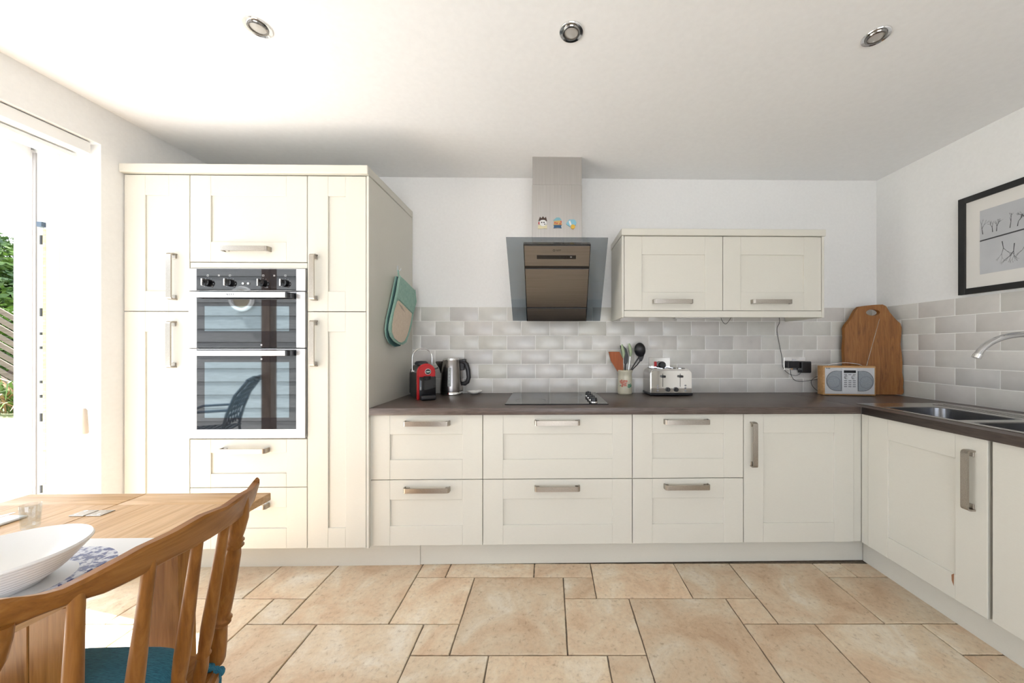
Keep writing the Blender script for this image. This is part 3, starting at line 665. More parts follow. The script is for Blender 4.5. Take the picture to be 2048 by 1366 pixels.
# ------------------------------------------------------------------ wall cabinets
YK = 2.135
kx = [onY(u, 550, YK)[0] for u in (1243.5, 1248.0, 1445.8, 1643.2, 1648)]
kz = [onY(1440, v, YK)[1] for v in (459, 472.5, 621.5, 634.5)]
for i, (lb, a, b, hc) in enumerate((('cream wall cabinet nearer the hood, with a horizontal bar handle', kx[1], kx[2], 1347.5), ('cream wall cabinet nearer the corner, with a horizontal bar handle', kx[2], kx[3], 1546.5))):
    t = thing('wall_cabinet', lb, 'cabinet', ((a+b)/2, YB, kz[2]), group='cabinets hung on the back wall')
    carcass(t, a+.001, b-.001, YK+.022, YBK-.009, kz[2], kz[1])
    shaker('door', t, a, b, kz[2], kz[1], YK, rl=.112, st=.108, hnd=(False, onY(hc, 602, YK-.03)[0], onY(1440, 602.5, YK-.03)[1]))
    if i == 0: obj('end_panel', box(kx[0], kx[1]-.001, YK-.002, YBK-.009, kz[3]-.002, kz[1], bev=.001), CREAM, t)
    else: obj('end_panel', box(kx[3]+.001, kx[4], YK-.002, YBK-.009, kz[3]-.002, kz[1], bev=.001), CREAM, t)
tag(obj('cornice', box(kx[0]-.004, kx[4]+.004, YK-.012, YBK-.009, kz[1]+.001, kz[0], bev=.002), CREAM), 'cream cornice board on top of the pair of wall cabinets', 'cornice')
tag(obj('pelmet', box(kx[1], kx[3], YK, YK+.018, kz[3], kz[2]-.001, bev=.001), CREAM), 'cream light pelmet under the pair of wall cabinets', 'pelmet')
# strip light under them and the loose wires
ul = onY(1440, 560, 2.4)
bx_ = box(kx[1]+.42, kx[1]+.75, 2.42, 2.455, kz[2]-.024, kz[2]-.001, bev=.003)
tag(obj('under_cabinet_light', bx_, PVC), 'slim white strip light under the wall cabinets, switched off', 'lamp')
def wire(label, pts, Ys, r=.0016, name='cable'):
    P = [Vector((onY(u, v, y)[0], y, onY(u, v, y)[1])) for (u, v), y in zip(pts, Ys)]
    Q = []
    for i in range(len(P)-1):
        p0, p1, p2, p3 = P[max(i-1, 0)], P[i], P[i+1], P[min(i+2, len(P)-1)]
        for k in range(6):
            t_ = k/6; Q.append(.5*((2*p1)+(-p0+p2)*t_+(2*p0-5*p1+4*p2-p3)*t_*t_+(-p0+3*p1-3*p2+p3)*t_**3))
    Q.append(P[-1]); bm = NB(); tube(bm, Q, r, 8)
    return tag(obj(name, bm, BLACK), label, 'cable')
yw_ = YB-.013
wire('short black wire looping below the wall cabinets', [(1441, 632), (1444, 641), (1450.5, 648), (1457, 643), (1464, 632)], [2.42]*5)
wire('thin black cable dropping from the wall cabinets to the double socket', [(1558, 632), (1559, 645), (1554, 659), (1559, 690), (1564, 715), (1566, 735), (1577, 747), (1590, 751), (1598, 749), (1602, 744)], [2.42, 2.44]+[yw_]*5+[yw_-.02, yw_-.03, yw_-.035])
wire('black cable curving from the double socket to the radio', [(1580, 738), (1583, 752), (1591, 761), (1605, 762.5), (1622, 760.5), (1634, 759), (1641, 757)], [yw_-.045, yw_-.03, yw_, yw_, yw_-.01, yw_-.02, yw_-.04])
wire('black lead looping behind the radio down to the worktop', [(1641, 751.5), (1630, 755), (1622.5, 762), (1625, 772), (1633, 780), (1641, 784.5)], [2.43, 2.45, 2.46, 2.45, 2.42, 2.40])

# ------------------------------------------------------------------ sockets
def plateY(u0, v0, u1, v1, y, th, bev=.0015):
    a, b = onY(u0, v1, y), onY(u1, v0, y); return box(a[0], b[0], y-th, y, a[1], b[1], bev=bev)
yt = YB-.0095
t = thing('wall_socket', 'chrome cooker switch plate with a red rocker behind the toaster', 'socket', (onY(1319, 725, yt)[0], yt, onY(1319, 736, yt)[1]))
obj('plate', plateY(1297, 715, 1339.5, 736.5, yt, .007), CHROME, t)
obj('red_switch', plateY(1308, 723, 1313.3, 733, yt-.007, .004), RED, t)
bm = NB(); x_, z_ = onY(1322.5, 730, yt-.02); lathe(bm, [(0, -.02), (.026, -.02), (.026, .012), (.018, .022), (0, .022)], (0, 0, 0), 24)
bmesh.ops.rotate(bm, verts=bm.verts, cent=(0, 0, 0), matrix=Matrix.Rotation(PI/2, 3, 'X')); bmesh.ops.translate(bm, verts=bm.verts, vec=(x_, yt-.029, z_))
tag(obj('plug', bm, BLACK), 'round black plug in the socket behind the toaster', 'plug')
t = thing('wall_socket', 'chrome double socket plate on the tiles left of the radio', 'socket', (onY(1588, 728, yt)[0], yt, onY(1588, 740, yt)[1]))
obj('plate', plateY(1567, 714.5, 1610, 740, yt, .007), CHROME, t)
obj('socket_switch', plateY(1584, 718, 1592, 727, yt-.007, .003), mat('switch_white', (.7, .7, .7), .4), t)
tag(obj('plug', plateY(1569, 722, 1592, 736, yt-.0075, .04, .004), BLACK), 'flat black plug on the left side of the double socket', 'plug')
tag(obj('plug', plateY(1594.5, 722.5, 1613.5, 745, yt-.0075, .048, .005), BLACK), 'bulky black power adaptor on the right side of the double socket', 'plug')

# ------------------------------------------------------------------ coffee machine
cmx, cmy = onZ(852, 800, ZW)
t = thing('coffee_machine', 'small red and black capsule coffee machine with a chrome carrying loop', 'coffee machine', (cmx, cmy+.01, ZW), math.radians(31))
W2 = .054; HZ = .222
def arch(w, h, n=14, z0=0):
    p = [(w, z0)]+[(w*math.cos(PI*k/n), h-w*1.0+w*1.0*math.sin(PI*k/n)) for k in range(n+1)]+[(-w, z0)]
    return p
bm = NB(); prism(bm, [(x, .0, z) for x, z in arch(W2, HZ, z0=.002)], (0, .03, 0), None)
es = [e for e in bm.edges if all(abs(v.co.y) < 1e-4 for v in e.verts)]; bmesh.ops.bevel(bm, geom=es, offset=.006, segments=3, affect='EDGES')
obj('red_shell', bm, RED, t, local=True)
bm = NB(); prism(bm, [(x, .03, z) for x, z in arch(W2-.002, HZ-.01, z0=.002)], (0, .20, .0)); obj('body', bm, BLACK, t, local=True)
bm = NB(); bx(bm, -W2+.010, W2-.001, -.014, .002, .004, .142, bev=.004, seg=2); obj('front_panel', bm, BLACKG, t, local=True)
bm = NB(); bx(bm, -W2+.014, W2-.006, -.045, -.010, .002, .030, bev=.008, seg=3); obj('drip_tray', bm, BLACK, t, local=True)
bm = NB(); lathe(bm, [(0, -.02), (.018, -.02), (.022, 0), (0, 0)], (.0, -.02, .145), 20); obj('nozzle', bm, BLACK, t, local=True)
bm = NB(); lathe(bm, [(.0, 0), (.018, 0), (.018, .003), (0, .003)], (0, 0, 0), 28); bmesh.ops.rotate(bm, verts=bm.verts, cent=(0, 0, 0), matrix=Matrix.Rotation(PI/2, 3, 'X')); bmesh.ops.translate(bm, verts=bm.verts, vec=(.008, .0005, .172)); bd = obj('badge', bm, mat('badge_silver', (.7, .7, .7), .3, .5), t, local=True)
bm = NB(); lathe(bm, [(.0, 0), (.0155, 0), (.0155, .001), (0, .001)], (0, 0, 0), 28); bmesh.ops.rotate(bm, verts=bm.verts, cent=(0, 0, 0), matrix=Matrix.Rotation(PI/2, 3, 'X')); bmesh.ops.translate(bm, verts=bm.verts, vec=(.008, -.0027, .172)); obj('badge_face', bm, BLACK, bd, local=True)
bm = NB(); prism(bm, [(.008-.013, -.0039, .170), (.008-.006, -.0039, .1765), (.008, -.0039, .174), (.008+.007, -.0039, .1765), (.008+.013, -.0039, .170), (.008, -.0039, .168)], (0, -.0006, 0)); obj('badge_wave', bm, mat('pale_green', (.55, .75, .65), .4), bd, local=True)
bm = NB(); tube(bm, [(W2-.004, .03, .185), (W2+.012, .028, .188), (W2+.022, .024, .194)], [.004, .004, .005], 10); obj('lever', bm, BLACK, t, local=True)
bm = NB(); bx(bm, -.05, .05, .232, .300, .002, .165, bev=.02, seg=3); obj('water_tank', bm, mat('smoke_plastic', (.03, .03, .035), .15), t, local=True)
bm = NB(); lathe(bm, [(.0, 0), (.040, 0), (.042, .012), (.030, .022), (0, .024)], (0, .15, HZ-.012), 24); obj('top_lid', bm, mat('dark_grey_plastic', (.035, .035, .04), .5), t, local=True)
hp_ = [(-.060, .12, .165), (-.061, .12, .24)]+[(-.061*math.cos(PI*k/12), .12, .255+.060*math.sin(PI*k/12)) for k in range(13)]+[(.061, .12, .24), (.060, .12, .165)]
bm = NB(); tube(bm, hp_, .0036, 12); obj('carry_loop', bm, CHROME, t, local=True)
bm = NB(); cyl(bm, (-.066, .12, .168), (-.050, .12, .168), .008); cyl(bm, (.050, .12, .168), (.066, .12, .168), .008); obj('loop_pivot', bm, CHROME, t, local=True)

# ------------------------------------------------------------------ kettle
kx_, ky_ = onZ(903, 789, ZW); ky_ += .02
t = thing('kettle', 'brushed steel jug kettle with black handle beside the coffee machine', 'kettle', (kx_-.004, ky_, ZW), 0)
bm = NB(); lathe(bm, [(0, 0), (.076, 0), (.080, .004), (.080, .016), (.077, .021), (0, .021)], n=40); obj('base', bm, CHROME, t, local=True)
bm = NB(); lathe(bm, [(0, .0215), (.0765, .0215), (.0768, .03), (.073, .10), (.067, .18), (.062, .228), (.060, .234), (0, .234)], n=48); obj('jug', bm, mat('kettle_steel', (.30, .28, .27), .24, 1), t, local=True)
bm = NB(); lathe(bm, [(0, .2345), (.0585, .2345), (.0585, .2375), (.056, .2395)], n=48); lathe(bm, [(.056, .2395), (.056, .244), (.050, .249), (0, .251)], n=48); obj('lid', bm, CHROME, t, local=True)
bm = NB(); rr = [(-.055, .10), (-.074, .175), (-.108, .224)]
vs = []
for (x, z, wv) in ((-.060, .150, .004), (-.058, .226, .030), (-.075, .178, .010), (-.112, .222, .008)): pass
pr = [(-.068, .145), (-.080, .178), (-.108, .214), (-.110, .222), (-.100, .226), (-.060, .226)]
L_ = [bm.verts.new((x, -.030*max(.12, 1-abs(x+.055)*16), z)) for x, z in pr]; R_ = [bm.verts.new((x, .030*max(.12, 1-abs(x+.055)*16), z)) for x, z in pr]
bm.faces.new(L_); bm.faces.new(R_[::-1])
for k in range(len(pr)): bm.faces.new((L_[k], R_[k], R_[(k+1) % 6], L_[(k+1) % 6]))
obj('spout', bm, mat('kettle_steel', (.30, .28, .27), .24, 1), t, local=True)
bm = NB(); tube(bm, [(.058, 0, .224), (.080, 0, .222), (.100, 0, .205), (.112, 0, .165), (.117, 0, .115), (.108, 0, .085), (.090, 0, .072), (.070, 0, .072)], [.013, .014, .0135, .0125, .012, .0125, .012, .010], 16, flat=(1, 1.25), up=(0, 1, 0)); h = obj('handle', bm, BLACK, t, local=True)
bm = NB(); bx(bm, .056, .098, -.018, .018, .222, .240, bev=.005, seg=2); obj('lid_release', bm, BLACK, t, local=True)
bm = NB(); bx(bm, .060, .088, -.010, .010, .165, .225, bev=.003); obj('handle_core', bm, BLACK, h, local=True)
bm = NB(); bx(bm, -.011, .011, -.006, .0, 0, .125, bev=.005, seg=3); bmesh.ops.rotate(bm, verts=bm.verts, cent=(0, 0, 0), matrix=Matrix.Rotation(-.062, 3, 'X')); bmesh.ops.translate(bm, verts=bm.verts, vec=(.004, -.0725, .06)); g_ = obj('water_gauge', bm, mat('gauge_plastic', (.42, .43, .43), .2), t, local=True)
bm = NB()
for k in range(5): bx(bm, .001, .007, -.0795+.0016*k*1.05, -.0775+.0016*k*1.05, .075+.022*k, .0775+.022*k)
obj('gauge_marks', bm, MARKB, g_, local=True)
bm = NB(); cyl(bm, (.04, .07, .012), (.10, .10, .012), .0028, n=8); obj('power_lead', bm, CHROME, t, local=True)

# shell-shaped dish
sx_, sy_ = onZ(949, 787, ZW)
sy_ = YB-.068; sx_ = onY(949, 785, sy_)[0]
bm = NB(); n = 36; prev = None
for r0_, z0_ in ((.0, .0), (.020, .0), (.036, .007), (.049, .019), (.0505, .021), (.047, .020), (.034, .010), (.018, .004), (.0, .004)):
    ring = []
    for q in range(n):
        a = 2*PI*q/n; rip = 1+.06*math.cos(a*7)*min(1, r0_/.04); lift = .006*max(0, math.cos(a))*(r0_/.05) - .009*max(0, math.cos(a+.9))*(r0_/.05)**3
        ring.append(bm.verts.new((sx_+r0_*rip*math.cos(a), sy_+r0_*rip*.85*math.sin(a), ZW+.0008+z0_+max(lift, -z0_*.6))))
    if prev:
        for q in range(n): bm.faces.new((prev[q], prev[(q+1) % n], ring[(q+1) % n], ring[q]))
    prev = ring
bmesh.ops.remove_doubles(bm, verts=bm.verts, dist=.00005)
tag(obj('shell_dish', bm, WHITEC), 'small white shell-shaped spoon rest on the worktop right of the kettle', 'dish')

# ------------------------------------------------------------------ utensil pot and utensils
uy = YB-.072; ux = onY(1249.8, 784, uy)[0]; pot = thing('utensil_pot', 'cream stoneware jar painted with pink flowers, holding cooking utensils', 'pot', (ux, uy, ZW))
PR, PH = .050, .166
bm = NB(); lathe(bm, [(0, 0), (.044, 0), (.050, .008), (.0495, .06), (.0475, .120), (.046, .140), (.051, .150), (.052, PH-.004), (.049, PH), (.045, PH-.004), (.043, .14), (.044, .02), (0, .02)], n=40); obj('jar', bm, POTM, pot, local=True)
def petals(name, m, spots):
    bm = NB()
    for a, z, r in spots:
        a = math.radians(a); R_p = .0508; c_ = Vector((R_p*math.sin(a), -R_p*math.cos(a), z)); nn = Vector((math.sin(a), -math.cos(a), 0)); tt = Vector((math.cos(a), math.sin(a), 0))
        prism(bm, [c_-nn*.002+tt*r*math.cos(q*PI/4)+Vector((0, 0, 1))*r*math.sin(q*PI/4) for q in range(8)], nn*.0028)
    obj(name, bm, m, pot, local=True)
rp = random.Random(3)
petals('flowers', mat('pink_glaze', (.50, .17, .12), .4), [(-28+rp.uniform(-22, 30), .075+rp.uniform(-.017, .022), rp.uniform(.0045, .008)) for _ in range(22)])
petals('leaves', mat('green_glaze', (.10, .26, .17), .4), [(24+rp.uniform(-12, 14), .062+rp.uniform(-.012, .010), rp.uniform(.004, .007)) for _ in range(10)]+[(-50, .06, .004)])
def ut_pt(u, v, y): a = onY(u, v, y); return Vector((a[0], y, a[1]))
inpot = lambda dx, dy: Vector((ux+dx, uy+dy, ZW+.03))
# wooden spatula
def utensil(label, head, hm, shaft, sm, r=.005, name='cooking_utensil', group=None, nh='head'):
    bot = shaft[0]; t = thing(name, label, 'utensil', bot, group=group)
    bm = NB(); tube(bm, shaft, r, 10); obj('shaft', bm, sm, t)
    if callable(head): head(t)
    else: obj(nh, head, hm, t)
    return t
yv = uy-.01
hd_pts = [ut_pt(u, v, yv) for u, v in ((1217, 703.5), (1239, 703.5), (1245.5, 717), (1247, 738), (1242, 746), (1236, 744), (1222, 722))]
bm = NB(); prism(bm, hd_pts, (0, .006, 0)); utensil('reddish-brown wooden spatula leaning left in the jar', bm, SPAT, [inpot(.015, -.015), ut_pt(1241, 742, yv+.003)], SPAT, .006, 'spatula')
bm = NB(); prism(bm, [ut_pt(u, v, uy+.02) for u, v in ((1240, 691), (1246, 691), (1253, 698), (1257, 712), (1256, 724), (1251, 731), (1246, 722), (1243, 705))], (0, .004, 0))
utensil('black slotted turner at the back of the jar', bm, BLACK, [inpot(0, .02), ut_pt(1251, 727, uy+.022)], BLACK, .0045, 'slotted_turner')
for u, v0, v1, lb, dx in ((1245.5, 689, 716, 'pale green handled utensil, the left one of the two in the jar', -.012), (1260, 687, 713, 'pale green handled utensil, the right one of the two in the jar', .012)):
    y = uy-.004
    pts_ = [ut_pt(u-2.0*(1 if dx < 0 else 1), v0, y), ut_pt(u, (v0*2+v1)/3, y), ut_pt(u+1.5, (v0+v1*2)/3, y), ut_pt(u+1, v1, y)]
    bm = NB(); tube(bm, pts_, [.006, .0115, .0125, .006], 12); utensil(lb, bm, mat('pale_green_plastic', (.36, .44, .27), .4), [inpot(dx, .0), ut_pt(u+1, v1-2, y)], CHROME, .0045, 'kitchen_tool', 'green handled tools in the jar', 'grip')
def ladle_head(t):
    c0 = ut_pt(1281, 700.5, uy); bm = NB()
    lathe(bm, [(0, -.020), (.020, -.016), (.034, -.004), (.039, .012), (.037, .012), (.032, -.002), (.018, -.013), (0, -.017)], (0, 0, 0), 28)
    bmesh.ops.scale(bm, verts=bm.verts, vec=(1.0, 1.32, 1)); bmesh.ops.rotate(bm, verts=bm.verts, cent=(0, 0, 0), matrix=Matrix.Rotation(math.radians(-12), 3, 'Y') @ Matrix.Rotation(math.radians(-78), 3, 'X'))
    bmesh.ops.translate(bm, verts=bm.verts, vec=c0); obj('bowl', bm, BLACK, t)
utensil('black serving spoon with round bowl, rightmost in the jar', ladle_head, None, [inpot(-.01, 0), ut_pt(1263, 738, uy-.002), ut_pt(1272, 723, uy), ut_pt(1279, 713, uy)], BLACK, .005, 'serving_spoon')
bm = NB(); prism(bm, [ut_pt(u, v, uy+.016) for u, v in ((1278, 714), (1289, 708), (1291, 698), (1287, 716), (1284, 722), (1279, 724))], (0, .006, 0))
utensil('black ladle half hidden behind the round serving spoon', bm, BLACK, [inpot(-.02, .01), ut_pt(1266, 738, uy+.018), ut_pt(1274, 730, uy+.018), ut_pt(1281, 721, uy+.018)], BLACK, .004, 'ladle')

# ------------------------------------------------------------------ toaster
tx0, ty0 = onZ(1301, 792, ZW); ty0 -= .0; tx1 = onZ(1385.5, 792, ZW)[0]
TW, TD, TH = (tx1-tx0), .215, .178
t = thing('toaster', 'four-slice polished steel toaster with two levers and black dials', 'toaster', ((tx0+tx1)/2, ty0, ZW))
h = TW/2
def rprof(w, z0, z1, r, n=7):
    p = [(-w, z0)]
    for k in range(n+1):
        a = PI-PI/2*k/n; p.append((-w+r+r*math.cos(a), z1-r+r*math.sin(a)))
    for k in range(n+1):
        a = PI/2-PI/2*k/n; p.append((w-r+r*math.cos(a), z1-r+r*math.sin(a)))
    p.append((w, z0)); return p
bm = NB(); bx(bm, -h-.002, h+.002, -.004, TD, .004, .020, bev=.004); 
for sx in (-h+.03, h-.03):
    for sy in (.03, TD-.03): cyl(bm, (sx, sy, 0), (sx, sy, .006), .012, n=14)
obj('base', bm, BLACK, t, local=True)
bm = NB(); prism(bm, [(x, .012, z) for x, z in rprof(h, .0202, TH, .040)], (0, TD-.016, 0)); obj('shell', bm, mat('toaster_steel', (.50, .48, .45), .16, 1), t, local=True)
bm = NB(); prism(bm, [(x, 0, z) for x, z in rprof(h-.006, .021, TH-.012, .020)], (0, .012, 0)); obj('front_plate', bm, mat('toaster_front', (.66, .64, .60), .06, 1), t, local=True)
bm = NB()
for k in range(4):
    x = -h+.045+k*(TW-.09)/3; bx(bm, x-.012, x+.012, .04, TD-.025, TH-.0005, TH+.001)
sl = obj('slots', bm, BLACKG, t, local=True)
bm = NB()
for k in range(4):
    x = -h+.045+k*(TW-.09)/3
    for q in (-.014, .014): bx(bm, x+q-.0012, x+q+.0012, .038, TD-.023, TH, TH+.003)
obj('slot_rims', bm, CHROME, sl, local=True)
for s in (-1, 1):
    x = s*.058-.0
    obj('lever_slot', box(x-.0017, x+.0017, -.0008, .004, .060, .148), BLACKG, t, local=True)
    bm = NB(); bx(bm, x-.014, x+.014, -.022, -.001, .122, .137, bev=.004, seg=2); obj('lever', bm, BLACK, t, local=True)
    bm = NB(); xk = s*.027+.002; cyl(bm, (xk, 0, .043), (xk, -.014, .043), .0155, .0135, 26); bx(bm, xk-.0015, xk+.0015, -.0165, -.013, .032, .054); obj('dial', bm, BLACK, t, local=True)
    for k in range(3):
        bm = NB(); xb_ = s*.092; lathe(bm, [(0, 0), (.0075, 0), (.0065, .003), (0, .003)], n=16, sy=.7); bmesh.ops.rotate(bm, verts=bm.verts, cent=(0, 0, 0), matrix=Matrix.Rotation(PI/2, 3, 'X')); bmesh.ops.translate(bm, verts=bm.verts, vec=(xb_, 0, .035+.017*k)); obj('button', bm, GREYP, t, local=True)
bm = NB(); tube(bm, [(-h+.03, TD, .02), (-h-.012, TD-.01, .04), (-h-.014, TD-.02, .075), (-h+.0, TD, .10)], .003, 8); obj('power_cord', bm, BLACK, t, local=True)

# ------------------------------------------------------------------ chopping board
def cb(u, v, dy=0):
    f = (790-v)/180; g = (u-1689)/118
    y = 2.405-.128*g+.012*f*(1-g); a = onY(u, v, y); return (a[0], y, a[1])
outl = [(1689, 790), (1688, 760), (1690, 735), (1688.5, 700), (1690, 675), (1689, 658), (1691.5, 652), (1702.5, 638.5), (1707, 630), (1712, 621), (1719, 614.5), (1731, 612.5), (1750, 610.5), (1765.5, 610), (1772.5, 613.5), (1779, 625), (1784, 631), (1792, 640), (1801, 648), (1803.3, 656), (1802.5, 672), (1801, 690), (1803, 705), (1805, 725), (1804.2, 745), (1807, 762), (1806, 775), (1807.5, 786), (1804, 790.3)]
hole = [(1746+14*math.cos(2*PI*k/18), 626+6.3*math.sin(2*PI*k/18)) for k in range(18)]
bm = NB(); prism(bm, [cb(u, v-1) for u, v in outl], (0, .024, .001), [cb(u, v-1) for u, v in hole])
t = tag(obj('chopping_board', bm, BOARD), 'tall brown live-edge wooden chopping board leaning in the corner behind the radio', 'board')
bm = NB(); 
for (u, v, ru, rv) in ((1750, 686, 4, 6), (1792, 764, 8, 6), (1786, 760, 4, 3)):
    for s in (1, .6):
        ri = [cb(u+ru*s*math.cos(2*PI*k/14), v+rv*s*math.sin(2*PI*k/14)) for k in range(14)]; ro = [cb(u+(ru*s-.9)*math.cos(2*PI*k/14), v+(rv*s-.9)*math.sin(2*PI*k/14)) for k in range(14)]
        A = [bm.verts.new((p[0], p[1]-.0005, p[2])) for p in ri]; B = [bm.verts.new((p[0], p[1]-.0005, p[2])) for p in ro]
        for k in range(14): bm.faces.new((A[k], A[(k+1) % 14], B[(k+1) % 14], B[k]))
obj('knots', bm, mat('knot_brown', (.12, .045, .015), .6), t)

# ------------------------------------------------------------------ radio
rz_ = math.radians(-8)
pL = Vector((*onZ(1640, 785.2, ZW), 0)); pR = Vector((*onZ(1752.5, 790.6, ZW), 0))
ry_ = 2.262; rx_ = onY(1752.5, 790, ry_)[0]; RW, RH, RD = .320, .198, .062
# right front lower corner pinned to (rx_,ry_)
t = thing('radio', 'pale wooden table radio with silver front standing before the chopping board', 'radio', (rx_-RW/2*math.cos(rz_), ry_-RW/2*math.sin(rz_), ZW), rz_)
h = RW/2
obj('case', box(-h, h, .003, RD, .003, RH, bev=.004, seg=2), RADW, t, local=True)
bm = NB(); 
for sx in (-h+.03, h-.03): bx(bm, sx-.01, sx+.01, .01, RD-.01, 0, .004)
obj('feet', bm, BLACK, t, local=True)
obj('face_plate', box(-h+.012, h-.010, -.001, .004, .012, RH-.012, bev=.001), mat('radio_silver', (.62, .63, .65), .35, .3), t, local=True)
for s in (-1, 1):
    xi, xo = s*.050, s*.142; r = .062; zc_ = RH/2
    pts = [(xi, -.0015, zc_-.066), (xo-s*r, -.0015, zc_-.066)]+[(xo-s*r+s*r*math.sin(PI*k/12), -.0015, zc_-.066*math.cos(PI*k/12)) for k in range(1, 12)]+[(xo-s*r, -.0015, zc_+.066), (xi, -.0015, zc_+.066)]
    bm = NB(); prism(bm, pts, (0, -.0015, 0)); g_ = obj('speaker_grille', bm, textured('grille_grey', .4, (1, 1, 1), 300, 1, [(.4, (.26, .29, .32)), (.6, (.36, .39, .42))], metal=.3), t, local=True)
    bm = NB(); tube(bm, [(p[0], -.0032, p[2]) for p in pts+pts[:1]], .0011, 6); obj('grille_rim', bm, BLACK, g_, local=True)
    for rr_ in (.038,):
        bm = NB(); tube(bm, [(s*.098+rr_*math.cos(2*PI*k/24), -.003, zc_-.008+rr_*math.sin(2*PI*k/24)) for k in range(25)], .0012, 6); obj('cone_ring', bm, mat('ring_grey', (.2, .22, .25), .5), g_, local=True)
obj('button_panel', box(-.045, .045, -.003, .0, .020, RH-.018, bev=.001), mat('radio_panel', (.68, .69, .71), .35, .2), t, local=True)
obj('display', box(-.036, .036, -.0042, -.003, RH-.046, RH-.029), BLACKG, t, local=True)
for s in (-1, 1):
    bm = NB(); cyl(bm, (s*.022, -.003, RH-.075), (s*.022, -.014, RH-.075), .0095, .0085, 20); kn = obj('tuning_knob', bm, mat('radio_silver', (.62, .63, .65), .35, .3), t, local=True)
    bm = NB(); tube(bm, [(s*.022+.0115*math.cos(2*PI*k/20), -.0035, RH-.075+.0115*math.sin(2*PI*k/20)) for k in range(21)], .0009, 6); obj('knob_ring', bm, BLACK, kn, local=True)
bb = None
for r, z in enumerate((RH-.057, RH-.097, RH-.110, RH-.123, RH-.136)):
    for c_ in (-.026, 0, .026):
        if bb is None: bb = obj('button', box(-.009, .009, -.0015, 0, -.0022, .0022, bev=.0006), mat('button_grey', (.12, .13, .14), .4), t, local=True); o = bb
        else: o = bb.copy(); C.objects.link(o); o.parent = t
        o.location = (c_, -.003, z)
M_ = wmat(t)
text('lettering', 'PURE', .011, MARKB, t, M_ @ face_to_cam(-h+.030, -.0015, RH-.017))
bm = NB(); tube(bm, [(-.105, .045, RH), (-.085, .045, RH+.010), (-.045, .045, RH+.017), (0, .045, RH+.020), (.045, .045, RH+.017), (.085, .045, RH+.010), (.105, .045, RH)], .0035, 10, flat=(1, 1.8)); obj('handle', bm, CHROME, t, local=True)
a0 = ut_pt(1733, 729, ry_+.055); a1 = ut_pt(1759, 638, ry_+.05)
a0.z = ZW+RH-.002
bm = NB(); tube(bm, [a0, a0.lerp(a1, .5), a1], [.0020, .0015, .0010], 8); lathe(bm, [(0, -.003), (.003, 0), (0, .003)], a1, 10); obj('antenna', bm, CHROME, t)

# ------------------------------------------------------------------ oven glove
XG = XS_
def gp(u, v, off): y, z = onX(u, v, XG+off); return (XG+off, y, z)
hk = gp(796, 538, .004)
t = thing('wall_hook', 'small clear plastic hook stuck on the cream end panel', 'hook', hk)
bm = NB(); bx(bm, XG+.0005, XG+.004, hk[1]-.010, hk[1]+.010, hk[2]-.018, hk[2]+.020, bev=.001); obj('back_plate', bm, mat('hook_plastic', (.72, .74, .74), .2), t)
bm = NB(); tube(bm, [(XG+.004, hk[1], hk[2]-.006), (XG+.016, hk[1], hk[2]-.012), (XG+.022, hk[1], hk[2]-.004), (XG+.022, hk[1], hk[2]+.004)], .003, 8); obj('prong', bm, mat('hook_plastic', (.72, .74, .74), .2), t)
t = thing('oven_glove', 'mint green double oven glove with beige pocket hanging on the end panel', 'oven glove', gp(797, 548, .02))
front = [(801, 552), (808, 557), (817, 566), (830, 579.5), (832.5, 603), (829, 617), (826, 628.5), (823.5, 645), (819.5, 662), (815.8, 673), (812.3, 684), (806, 688.5), (799, 688.5), (790, 682.7), (783.5, 673), (780.3, 660), (781, 648), (784, 633), (790, 608), (795.6, 582.6), (799, 559)]
back = [(793.5, 552), (788.7, 575.6), (781.7, 609), (775.5, 635.4), (772.5, 659), (774, 673), (780.3, 686.9), (789, 692.5), (799, 691), (808, 683), (816, 660), (824, 625), (826, 590), (815, 568), (803, 556)]
def pad(name, pts, off, th, m, bev):
    P = [gp(u, v, off) for u, v in pts]; bm = NB(); prism(bm, P, (-th, 0, 0)); es = [e for e in bm.edges if abs(e.verts[0].co.x-e.verts[1].co.x) < 1e-5]
    if bev: bmesh.ops.bevel(bm, geom=es, offset=bev, segments=3, affect='EDGES')
    return obj(name, bm, m, t, sharp=60)
pad('back_pad', back, .020, .012, MINT, .004)
pad('gap_shade', [(u+(1.5 if u < 800 else -3), v+1) for u, v in back], .0265, .006, MINTD, 0)  # dark sheet standing in for the shade in the gap between the pads
fp = pad('front_pad', front, .045, .014, MINT, .005)
pk = [(795, 603), (798, 600.7), (811, 614), (824.3, 627), (822.3, 641), (818, 660), (814.5, 671.6), (809.5, 681.5), (804, 685), (798, 684), (789, 676), (784.8, 664), (785, 650), (789, 623)]
pad('pocket', pk, .0475, .003, LINEN, .001)
bm = NB(); P = [gp(u, v, .0465) for u, v in front]; tube(bm, [Vector(p) for p in P[3:]]+[Vector(P[0])], .0028, 8); obj('piping', bm, MINT, fp)
bm = NB(); P = [gp(u, v, .047) for u, v in ((793.5, 600), (798, 598.5), (812, 612), (826.5, 626.5))]; tube(bm, [Vector(p) for p in P], .0035, 8); obj('pocket_hem', bm, MINT, fp)
bm = NB()
for k in range(4):
    a = gp(797.5+k*1.6, 607+k*3.0, .0478); b = gp(805+k*1.7, 614+k*3.3, .0478); tube(bm, [a, b], .0009, 4)
obj('printed_lines', bm, mat('print_grey', (.22, .2, .18), .8), fp)
bm = NB(); a = Vector(gp(797.5, 553, .032)); b = Vector(gp(796, 541, .020)); tube(bm, [a+Vector((0, -.006, 0)), b+Vector((0, -.003, 0)), b+Vector((0, .003, .004)), a+Vector((0, .006, 0))], .003, 8); obj('hanging_loop', bm, MINT, t)

